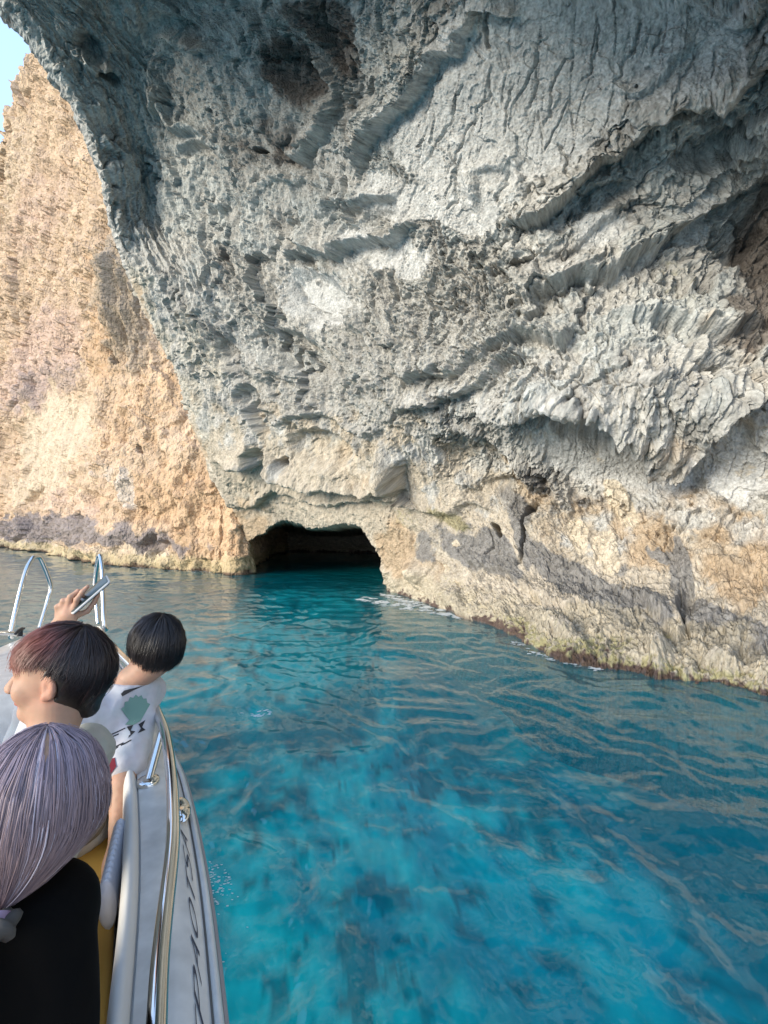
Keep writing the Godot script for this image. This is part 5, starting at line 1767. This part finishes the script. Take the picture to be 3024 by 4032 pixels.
const CRACKS := [[[1.52,3.39,1.435,3.472,1.377,3.552,1.318,3.632,1.287,3.715],0.0091,0.40],[[1.174,3.626,1.185,3.69,1.144,3.75],0.0055,0.15],[[1.956,2.244,1.929,2.299,1.932,2.351],0.0073,0.20],[[1.884,2.009,1.928,2.053,1.911,2.125,1.932,2.167],0.0073,0.15],[[1.81,1.554,1.752,1.633,1.721,1.723],0.0109,0.30],[[1.54,1.784,1.458,1.904,1.359,2.064],0.0047,0.09],[[1.615,1.827,1.53,1.965,1.409,2.109,1.336,2.249],0.0047,0.09],[[1.723,1.756,1.666,1.89,1.537,2.071,1.474,2.189,1.411,2.328],0.0047,0.09],[[1.812,1.805,1.727,1.962,1.67,2.078],0.0047,0.09],[[1.993,1.583,1.906,1.717,1.885,1.823,1.788,1.964],0.0047,0.09],[[1.298,2.055,1.221,2.193,1.18,2.293],0.0047,0.09],[[1.314,2.197,1.264,2.299,1.235,2.378],0.0047,0.09],[[2.08,1.623,1.983,1.752,1.91,1.902,1.846,2.018],0.0047,0.09],[[2.226,1.508,2.157,1.651,2.043,1.799],0.0047,0.09],[[2.362,1.515,2.278,1.658,2.196,1.768],0.0047,0.09],[[1.526,2.143,1.478,2.243,1.457,2.338,1.396,2.421],0.0047,0.09],[[1.09,2.638,1.005,2.756,0.991,2.868],0.0047,0.09],[[0.664,2.745,0.66,2.838,0.751,2.906],0.0047,0.09],[[0.941,2.724,0.961,2.815],0.0047,0.09],[[1.306,2.601,1.244,2.718],0.0047,0.09],[[0.96,2.535,0.906,2.615],0.0047,0.09],[[2.421,1.545,2.345,1.67],0.0047,0.09],[[2.539,1.621,2.433,1.766,2.397,1.855],0.0047,0.09],[[2.652,1.597,2.563,1.756],0.0047,0.09],[[1.67,2.202,1.627,2.32],0.0047,0.09],[[1.765,2.177,1.731,2.309],0.0047,0.09],[[1.92,3.429,2.04,3.515,2.074,3.537],0.0055,0.09],[[1.7,3.597,1.836,3.666,1.791,3.743],0.0055,0.09],[[2.131,3.747,2.176,3.811,2.131,3.869],0.0055,0.09],[[2.176,3.793,2.312,3.846,2.448,3.863],0.0055,0.09],[[2.267,3.799,2.448,3.812],0.0055,0.09],[[0.997,3.871,1.088,3.96],0.0055,0.09],[[1.496,3.772,1.541,3.833],0.0055,0.09],[[2.411,3.033,2.364,3.123],0.0055,0.09],[[1.715,3.255,1.569,3.334],0.0055,0.09],[[0.772,3.797,0.793,3.904],0.0055,0.09],[[2.074,3.633,2.09,3.718,2.131,3.764],0.0073,0.20]]
const BLOBS := [[0.947,1.903,0.1,0.128,0,-0.35],[1.13,1.789,0.055,0.109,0.175,-0.35],[1.123,1.687,0.091,0.073,0,-0.15],[0.961,1.761,0.046,0.091,0,-0.2],[0.684,2.211,0.024,0.016,0,-0.9],[1.62,3.14,0.058,0.024,0.175,-0.9],[2.426,2.785,0.1,0.016,0.07,-0.9],[1.219,3.63,0.022,0.029,0,-0.5],[0.749,2.813,0.155,0.137,0,-0.35],[1.145,2.465,0.109,0.073,-0.175,-0.15],[0.546,3.453,0.164,0.082,0,-0.35],[0.237,3.498,0.055,0.055,0,-0.45],[0.356,3.516,0.046,0.033,0,-0.5],[0.296,3.334,0.04,0.082,0.262,-0.45],[0.822,3.492,0.04,0.1,0,0.45],[0.529,3.501,0.091,0.082,0,0.22],[0.29,3.259,0.055,0.073,0,-0.3],[1.363,1.847,0.091,0.109,0.524,0.2],[1.16,2.087,0.109,0.164,0.524,0.25],[2.673,2.244,0.109,0.237,0.611,-0.4],[2.698,2.379,0.109,0.146,0.698,-0.3],[2.539,1.998,0.201,0.073,-0.524,-0.5],[2.064,2.215,0.201,0.051,-0.524,-0.3],[0.574,3.05,0.164,0.091,0,-0.3],[0.275,3.09,0.073,0.109,0,-0.25],[1.745,3.131,0.237,0.073,0.087,-0.45],[1.265,3.375,0.219,0.109,0,-0.35],[2.12,3.679,0.04,0.091,0,-0.2],[1.455,3.324,0.091,0.073,0,0.35],[1.248,3.291,0.082,0.082,0,0.15],[2.144,3.114,0.109,0.073,-0.349,0.35],[0.205,2.943,0.091,0.146,0.349,0.3],[0.19,1.812,0.091,0.073,0.873,-0.5],[0.565,1.72,0.109,0.073,0.524,-0.3],[0.349,2.034,0.073,0.055,0.698,0.25],[0.418,2.242,0.073,0.044,0,-0.25],[2.145,2.892,0.146,0.073,-0.349,0.25],[1.844,2.963,0.146,0.055,-0.14,0.2],[1.515,2.794,0.292,0.055,-0.244,0.2],[1.096,2.872,0.128,0.091,0,0.15],[0.873,2.896,0.055,0.073,0,0.2],[1.529,2.289,0.04,0.091,0.087,0.2],[1.706,2.21,0.046,0.109,0.087,0.2],[1.815,2.373,0.109,0.073,-0.349,0.2],[1.933,2.456,0.109,0.055,-0.524,0.2],[1.042,3.971,0.164,0.073,0.209,0.25],[1.496,3.915,0.201,0.073,0.244,0.3],[1.995,3.924,0.109,0.109,0.349,0.35],[2.312,3.898,0.146,0.073,0.244,0.3],[0.816,3.879,0.073,0.091,0,0.25],[0.191,1.935,0.055,0.029,0.96,-0.35]]
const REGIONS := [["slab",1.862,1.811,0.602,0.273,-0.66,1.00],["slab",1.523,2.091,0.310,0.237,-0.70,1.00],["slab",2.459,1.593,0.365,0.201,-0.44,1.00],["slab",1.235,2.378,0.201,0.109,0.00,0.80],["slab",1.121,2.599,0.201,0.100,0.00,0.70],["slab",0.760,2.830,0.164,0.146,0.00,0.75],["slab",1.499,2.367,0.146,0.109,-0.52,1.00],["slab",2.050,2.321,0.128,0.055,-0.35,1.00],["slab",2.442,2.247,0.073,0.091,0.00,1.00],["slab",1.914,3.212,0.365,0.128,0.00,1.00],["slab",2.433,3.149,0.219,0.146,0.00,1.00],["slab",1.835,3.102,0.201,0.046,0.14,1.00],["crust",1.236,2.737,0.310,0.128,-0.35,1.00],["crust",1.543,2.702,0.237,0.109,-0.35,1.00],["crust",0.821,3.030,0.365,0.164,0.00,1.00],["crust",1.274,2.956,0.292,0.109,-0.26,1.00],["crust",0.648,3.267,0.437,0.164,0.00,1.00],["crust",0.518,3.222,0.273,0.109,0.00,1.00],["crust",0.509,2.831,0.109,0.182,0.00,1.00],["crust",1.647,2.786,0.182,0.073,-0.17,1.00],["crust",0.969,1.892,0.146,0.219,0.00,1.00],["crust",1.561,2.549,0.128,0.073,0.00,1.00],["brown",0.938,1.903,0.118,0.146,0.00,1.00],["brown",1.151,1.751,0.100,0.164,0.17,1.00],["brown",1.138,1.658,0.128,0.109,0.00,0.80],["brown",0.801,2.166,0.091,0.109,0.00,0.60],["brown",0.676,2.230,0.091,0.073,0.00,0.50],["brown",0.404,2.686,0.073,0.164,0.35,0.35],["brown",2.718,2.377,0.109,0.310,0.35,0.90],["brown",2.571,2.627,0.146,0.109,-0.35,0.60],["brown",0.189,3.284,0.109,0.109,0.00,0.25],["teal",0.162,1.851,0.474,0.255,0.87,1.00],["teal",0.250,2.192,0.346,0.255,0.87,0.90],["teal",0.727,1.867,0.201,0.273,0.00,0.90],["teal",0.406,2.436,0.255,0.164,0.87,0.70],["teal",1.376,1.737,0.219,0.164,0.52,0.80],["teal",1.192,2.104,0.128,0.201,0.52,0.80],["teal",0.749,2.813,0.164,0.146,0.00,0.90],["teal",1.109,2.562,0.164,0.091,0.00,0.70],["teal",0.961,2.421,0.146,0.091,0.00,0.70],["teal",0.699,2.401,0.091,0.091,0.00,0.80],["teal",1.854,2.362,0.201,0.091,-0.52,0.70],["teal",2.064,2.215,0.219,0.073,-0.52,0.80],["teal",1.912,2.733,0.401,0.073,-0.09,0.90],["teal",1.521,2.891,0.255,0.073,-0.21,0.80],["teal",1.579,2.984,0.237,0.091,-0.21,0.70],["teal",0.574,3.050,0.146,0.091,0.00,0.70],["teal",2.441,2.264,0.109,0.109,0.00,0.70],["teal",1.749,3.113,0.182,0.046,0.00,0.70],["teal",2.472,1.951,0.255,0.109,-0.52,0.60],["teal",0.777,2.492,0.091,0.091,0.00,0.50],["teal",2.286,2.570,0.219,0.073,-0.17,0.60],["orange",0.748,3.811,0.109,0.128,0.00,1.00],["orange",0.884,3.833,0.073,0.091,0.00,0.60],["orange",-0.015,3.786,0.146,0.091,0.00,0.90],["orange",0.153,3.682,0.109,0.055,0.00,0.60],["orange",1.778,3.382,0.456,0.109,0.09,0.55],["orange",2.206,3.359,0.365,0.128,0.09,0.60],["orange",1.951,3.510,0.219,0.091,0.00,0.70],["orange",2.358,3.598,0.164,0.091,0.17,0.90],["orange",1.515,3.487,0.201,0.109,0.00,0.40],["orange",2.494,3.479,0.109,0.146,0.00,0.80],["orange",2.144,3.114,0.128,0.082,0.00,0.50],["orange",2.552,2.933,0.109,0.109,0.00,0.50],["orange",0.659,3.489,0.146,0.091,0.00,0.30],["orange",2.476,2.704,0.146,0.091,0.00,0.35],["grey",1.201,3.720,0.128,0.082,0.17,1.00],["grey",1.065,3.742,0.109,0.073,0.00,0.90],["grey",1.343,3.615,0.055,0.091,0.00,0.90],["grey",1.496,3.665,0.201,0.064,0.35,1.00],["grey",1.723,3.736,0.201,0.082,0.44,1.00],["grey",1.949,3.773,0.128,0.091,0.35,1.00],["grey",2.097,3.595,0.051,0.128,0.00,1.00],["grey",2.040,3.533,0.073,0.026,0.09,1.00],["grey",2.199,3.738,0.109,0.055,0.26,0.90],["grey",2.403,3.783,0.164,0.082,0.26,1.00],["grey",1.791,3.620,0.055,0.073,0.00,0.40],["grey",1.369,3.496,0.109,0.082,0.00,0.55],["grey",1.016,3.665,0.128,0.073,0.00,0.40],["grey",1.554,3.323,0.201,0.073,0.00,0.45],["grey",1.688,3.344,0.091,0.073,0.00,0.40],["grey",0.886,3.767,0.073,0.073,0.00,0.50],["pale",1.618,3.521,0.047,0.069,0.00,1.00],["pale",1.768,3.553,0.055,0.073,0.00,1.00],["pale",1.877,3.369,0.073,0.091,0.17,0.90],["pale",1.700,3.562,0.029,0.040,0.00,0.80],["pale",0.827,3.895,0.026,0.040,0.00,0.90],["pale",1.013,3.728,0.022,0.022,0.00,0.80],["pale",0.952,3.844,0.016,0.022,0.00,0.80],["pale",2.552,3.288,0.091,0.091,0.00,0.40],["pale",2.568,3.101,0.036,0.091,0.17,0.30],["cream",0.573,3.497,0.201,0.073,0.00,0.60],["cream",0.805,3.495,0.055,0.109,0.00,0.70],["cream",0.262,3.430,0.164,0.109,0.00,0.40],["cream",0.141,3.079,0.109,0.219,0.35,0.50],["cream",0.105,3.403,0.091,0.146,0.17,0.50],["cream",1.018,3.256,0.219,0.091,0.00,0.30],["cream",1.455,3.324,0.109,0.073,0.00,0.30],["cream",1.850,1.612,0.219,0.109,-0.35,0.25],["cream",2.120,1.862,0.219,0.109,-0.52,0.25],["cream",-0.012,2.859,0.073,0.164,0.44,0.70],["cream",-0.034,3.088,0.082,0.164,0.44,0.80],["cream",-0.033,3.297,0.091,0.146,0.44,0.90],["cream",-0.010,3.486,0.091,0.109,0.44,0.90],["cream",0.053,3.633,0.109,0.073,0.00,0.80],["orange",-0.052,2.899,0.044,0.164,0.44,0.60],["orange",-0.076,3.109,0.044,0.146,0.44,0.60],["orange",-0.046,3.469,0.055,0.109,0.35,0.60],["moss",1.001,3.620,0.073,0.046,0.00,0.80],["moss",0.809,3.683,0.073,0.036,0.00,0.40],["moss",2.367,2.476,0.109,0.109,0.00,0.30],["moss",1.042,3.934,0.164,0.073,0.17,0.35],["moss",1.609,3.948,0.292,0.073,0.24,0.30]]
const MOUTH := [-0.042,4.018,-0.033,3.93,0.015,3.85,0.114,3.798,0.209,3.773,0.296,3.773,0.387,3.762,0.486,3.76,0.56,3.776,0.609,3.809,0.639,3.859,0.657,3.933,0.666,4.028,0.666,4.275,0.498,4.293,-0.092,4.351]
const CLIFF_V := [-0.03,0,0.05,0.12,0.22,0.34,0.48,0.62,0.76,0.88,0.95,1,1.1,1.25]
const CLIFF_U := [0,0.182,0.364,0.545,0.727,0.909,1.091,1.273,1.455,1.636,1.818,2,2.182,2.364,2.545,2.727,2.909,3.091,3.273,3.455,3.636,3.818,4]
const CLIFF := [-275.31,-3.5,-150,-157.9,-3.5,-110,-91.98,-3.5,-80,-62.43,-3.5,-62,-46.98,-3.5,-51,-38.02,-3.5,-44,-33.19,-3.5,-40,-29.64,-3.5,-37,-26.85,-3.5,-34.5,-23.62,-3.5,-31.5,-20.03,-3.5,-28,-16.89,-3.5,-25,-13.73,-3.5,-22,-11.68,-3.5,-20.6,-10.09,-3.5,-19.8,-8.6,-3.5,-19,-7.24,-3.5,-18.3,-6.22,-3.5,-17.8,-5.55,-3.5,-17.6,-6.47,-3.5,-24,-7.65,-3.5,-36,-6.48,-3.5,-45,-2.63,-3.5,-50,-275.31,0,-150,-157.9,0,-110,-91.98,0,-80,-62.43,0,-62,-46.98,0,-51,-38.02,0,-44,-33.19,0,-40,-29.64,0,-37,-26.85,0,-34.5,-23.62,0,-31.5,-20.03,0,-28,-16.89,0,-25,-13.73,0,-22,-11.68,0,-20.6,-10.09,0,-19.8,-8.6,0,-19,-7.24,0,-18.3,-6.22,0,-17.8,-5.55,0,-17.6,-6.47,0,-24,-7.65,0,-36,-6.48,0,-45,-2.63,0,-50,-275.81,2.83,-150.27,-158.18,2.98,-110.2,-92.14,2.83,-80.14,-62.54,2.5,-62.11,-47.06,2.28,-51.09,-38.08,2.11,-44.08,-33.25,2.05,-40.07,-29.7,2.08,-37.07,-26.9,2.03,-34.56,-23.66,1.95,-31.56,-20.07,1.84,-28.05,-16.92,1.75,-25.05,-13.75,1.62,-22.04,-11.7,1.59,-20.64,-10.11,1.6,-19.84,-8.61,1.54,-19.03,-7.25,1.48,-18.33,-6.24,1.39,-17.83,-5.56,1.32,-17.63,-6.48,1.53,-24.04,-7.67,1.79,-36.07,-6.49,1.78,-45.08,-2.63,1.81,-50.09,-277.01,6.79,-150.92,-158.87,7.16,-110.68,-92.54,6.8,-80.49,-62.81,5.99,-62.38,-47.27,5.48,-51.31,-38.25,5.06,-44.27,-33.39,4.93,-40.25,-29.83,5,-37.23,-27.02,4.87,-34.71,-23.76,4.68,-31.69,-20.16,4.42,-28.17,-16.99,4.2,-25.15,-13.81,3.89,-22.14,-11.75,3.82,-20.73,-10.15,3.83,-19.92,-8.65,3.69,-19.12,-7.28,3.56,-18.41,-6.26,3.33,-17.91,-5.59,3.16,-17.71,-6.51,3.67,-24.15,-7.7,4.29,-36.22,-6.52,4.27,-45.28,-2.64,4.34,-50.31,-279.28,12.46,-152.16,-160.17,13.12,-111.58,-93.3,12.47,-81.15,-63.32,10.98,-62.89,-47.66,10.04,-51.73,-38.56,9.28,-44.63,-33.67,9.03,-40.58,-30.07,9.17,-37.53,-27.24,8.93,-35,-23.96,8.58,-31.95,-20.32,8.11,-28.4,-17.13,7.7,-25.36,-13.93,7.14,-22.32,-11.85,7,-20.9,-10.24,7.03,-20.09,-8.72,6.76,-19.27,-7.34,6.52,-18.56,-6.31,6.11,-18.06,-5.63,5.8,-17.85,-6.57,6.74,-24.35,-7.76,7.87,-36.52,-6.57,7.83,-45.65,-2.67,7.95,-50.72,-282.61,19.25,-153.98,-162.08,20.27,-112.92,-94.41,19.27,-82.12,-64.08,16.97,-63.64,-48.22,15.52,-52.35,-39.02,14.34,-45.17,-34.07,13.96,-41.06,-30.43,14.17,-37.98,-27.56,13.8,-35.41,-24.24,13.26,-32.33,-20.56,12.53,-28.74,-17.33,11.91,-25.66,-14.09,11.03,-22.58,-11.99,10.82,-21.15,-10.36,10.86,-20.32,-8.83,10.44,-19.5,-7.43,10.08,-18.78,-6.39,9.44,-18.27,-5.7,8.96,-18.07,-6.64,10.41,-24.64,-7.86,12.16,-36.95,-6.65,12.1,-46.19,-2.7,12.29,-51.33,-287.14,27.18,-156.44,-164.68,28.62,-114.72,-95.93,27.21,-83.44,-65.11,23.96,-64.66,-49,21.91,-53.19,-39.65,20.24,-45.89,-34.61,19.71,-41.72,-30.92,20.01,-38.59,-28,19.48,-35.98,-24.63,18.72,-32.85,-20.89,17.69,-29.2,-17.61,16.81,-26.07,-14.32,15.58,-22.94,-12.18,15.28,-21.48,-10.53,15.33,-20.65,-8.97,14.75,-19.82,-7.55,14.24,-19.09,-6.49,13.32,-18.56,-5.79,12.64,-18.36,-6.75,14.7,-25.03,-7.98,17.17,-37.55,-6.76,17.09,-46.93,-2.74,17.35,-52.15,-292.23,35.1,-159.22,-167.6,36.97,-116.76,-97.63,35.14,-84.92,-66.26,30.95,-65.81,-49.87,28.3,-54.13,-40.35,26.14,-46.7,-35.23,25.46,-42.46,-31.46,25.84,-39.27,-28.5,25.16,-36.62,-25.07,24.18,-33.44,-21.26,22.84,-29.72,-17.92,21.71,-26.54,-14.57,20.12,-23.35,-12.39,19.73,-21.87,-10.71,19.8,-21.02,-9.13,19.05,-20.17,-7.68,18.39,-19.42,-6.61,17.21,-18.89,-5.89,16.33,-18.68,-6.87,18.99,-25.47,-8.12,22.18,-38.21,-6.88,22.07,-47.77,-2.79,22.41,-53.07,-297.81,43.03,-162.26,-170.8,45.32,-118.99,-99.49,43.08,-86.54,-67.53,37.93,-67.07,-50.82,34.68,-55.17,-41.12,32.05,-47.6,-35.9,31.21,-43.27,-32.06,31.68,-40.02,-29.05,30.84,-37.32,-25.55,29.64,-34.07,-21.67,28,-30.29,-18.27,26.62,-27.04,-14.85,24.66,-23.8,-12.63,24.19,-22.28,-10.92,24.27,-21.42,-9.3,23.35,-20.55,-7.83,22.54,-19.8,-6.73,21.1,-19.25,-6.01,20.02,-19.04,-7,23.27,-25.96,-8.28,27.18,-38.94,-7.01,27.05,-48.68,-2.84,27.47,-54.09,-302.94,49.83,-165.05,-173.74,52.47,-121.04,-101.21,49.88,-88.03,-68.69,43.92,-68.22,-51.69,40.16,-56.12,-41.83,37.11,-48.41,-36.52,36.14,-44.01,-32.62,36.68,-40.71,-29.54,35.71,-37.96,-25.99,34.32,-34.66,-22.04,32.42,-30.81,-18.58,30.82,-27.51,-15.11,28.56,-24.21,-12.85,28.01,-22.67,-11.1,28.1,-21.79,-9.46,27.03,-20.91,-7.96,26.1,-20.14,-6.85,24.43,-19.59,-6.11,23.18,-19.37,-7.12,26.95,-26.41,-8.42,31.48,-39.61,-7.13,31.32,-49.52,-2.89,31.8,-55.02,-306.06,53.79,-166.75,-175.53,56.65,-122.29,-102.25,53.85,-88.93,-69.4,47.42,-68.92,-52.23,43.36,-56.7,-42.26,40.06,-48.91,-36.9,39.01,-44.47,-32.95,39.6,-41.13,-29.85,38.55,-38.35,-26.25,37.04,-35.02,-22.27,35,-31.13,-18.77,33.27,-27.79,-15.26,30.83,-24.46,-12.98,30.24,-22.9,-11.22,30.34,-22.01,-9.56,29.18,-21.12,-8.04,28.17,-20.34,-6.92,26.37,-19.79,-6.17,25.03,-19.57,-7.2,29.09,-26.68,-8.51,33.98,-40.02,-7.2,33.82,-50.03,-2.92,34.33,-55.58,-308.35,56.62,-168,-176.84,59.63,-123.2,-103.01,56.68,-89.6,-69.92,49.91,-69.44,-52.62,45.64,-57.12,-42.58,42.17,-49.28,-37.17,41.07,-44.8,-33.2,41.68,-41.44,-30.07,40.58,-38.64,-26.45,38.99,-35.28,-22.44,36.84,-31.36,-18.91,35.02,-28,-15.38,32.45,-24.64,-13.08,31.83,-23.07,-11.3,31.93,-22.18,-9.63,30.72,-21.28,-8.1,29.66,-20.5,-6.97,27.76,-19.94,-6.22,26.34,-19.71,-7.25,30.62,-26.88,-8.57,35.77,-40.32,-7.26,35.6,-50.4,-2.94,36.14,-56,-309.35,60.62,-176,-177.84,63.63,-131.2,-104.01,60.68,-97.6,-70.92,53.91,-77.44,-53.62,49.64,-65.12,-43.58,46.17,-57.28,-38.17,45.07,-52.8,-34.2,45.68,-49.44,-31.07,44.58,-46.64,-27.45,42.99,-43.28,-23.44,40.84,-39.36,-19.91,39.02,-36,-16.38,36.45,-32.64,-14.08,35.83,-31.07,-12.3,35.93,-30.18,-10.63,34.72,-29.28,-9.1,33.66,-28.5,-7.97,31.76,-27.94,-7.22,30.34,-27.71,-8.25,34.62,-34.88,-9.57,39.77,-48.32,-8.26,39.6,-58.4,-3.94,40.14,-64,-311.35,65.62,-194,-179.84,68.63,-149.2,-106.01,65.68,-115.6,-72.92,58.91,-95.44,-55.62,54.64,-83.12,-45.58,51.17,-75.28,-40.17,50.07,-70.8,-36.2,50.68,-67.44,-33.07,49.58,-64.64,-29.45,47.99,-61.28,-25.44,45.84,-57.36,-21.91,44.02,-54,-18.38,41.45,-50.64,-16.08,40.83,-49.07,-14.3,40.93,-48.18,-12.63,39.72,-47.28,-11.1,38.66,-46.5,-9.97,36.76,-45.94,-9.22,35.34,-45.71,-10.25,39.62,-52.88,-11.57,44.77,-66.32,-10.26,44.6,-76.4,-5.94,45.14,-82]
const CLIFF_BLOBS := [[2.263,1.718,0.199,0.498,0,1.1],[2.214,1.31,0.06,0.028,0,-1.4],[2.432,0.675,0.023,0.02,0,-1.2],[2.24,0.34,0.023,0.02,0,-0.8],[1.394,0.385,0.184,0.079,0,-0.7],[2.114,0.387,0.093,0.104,0,-0.6],[2.512,0.11,0.166,0.065,0,-0.6],[1.27,-0.019,0.583,0.044,0,0.4],[2.07,0.021,0.21,0.047,0,0.5],[1.748,0.673,0.565,0.292,0,0.3],[2.81,0.395,0.224,0.129,0,0.3],[2.545,0.433,0.166,0.103,0,0.25]]
const CLIFF_REGIONS := [["tanrib",2.313,1.728,0.199,0.519,0,0.90],["tanrib",2.412,1.346,0.199,0.187,0,0.50],["grey",1.270,0.129,0.725,0.133,0,1.00],["grey",1.948,0.170,0.398,0.103,0,1.00],["grey",2.412,0.147,0.232,0.080,0,0.80],["grey",2.744,0.134,0.332,0.041,0,0.50],["orange",2.180,1.408,0.133,0.254,0,1.00],["orange",2.446,0.914,0.398,0.238,0,0.60],["orange",2.810,0.369,0.642,0.206,0,0.85],["orange",3.034,0.151,0.335,0.158,0,0.90],["cream",1.638,0.853,0.506,0.336,0,0.80],["cream",1.436,0.527,0.560,0.178,0,0.70],["pink",1.436,1.523,0.634,0.391,0,0.80],["pink",1.506,2.652,0.442,0.419,0,0.50],["pink",1.853,0.319,0.460,0.125,0,0.50],["violet",1.436,1.274,0.671,0.142,0,0.70],["pale",2.330,0.443,0.066,0.136,0,0.80],["pale",2.230,0.641,0.199,0.084,0,0.50],["cream",1.270,3.350,0.423,0.444,0,0.50],["moss",1.020,3.498,0.251,0.167,0,0.30],["cream",1.572,-0.001,0.642,0.041,0,0.90],["cream",2.412,0.054,0.331,0.037,0,0.80]]
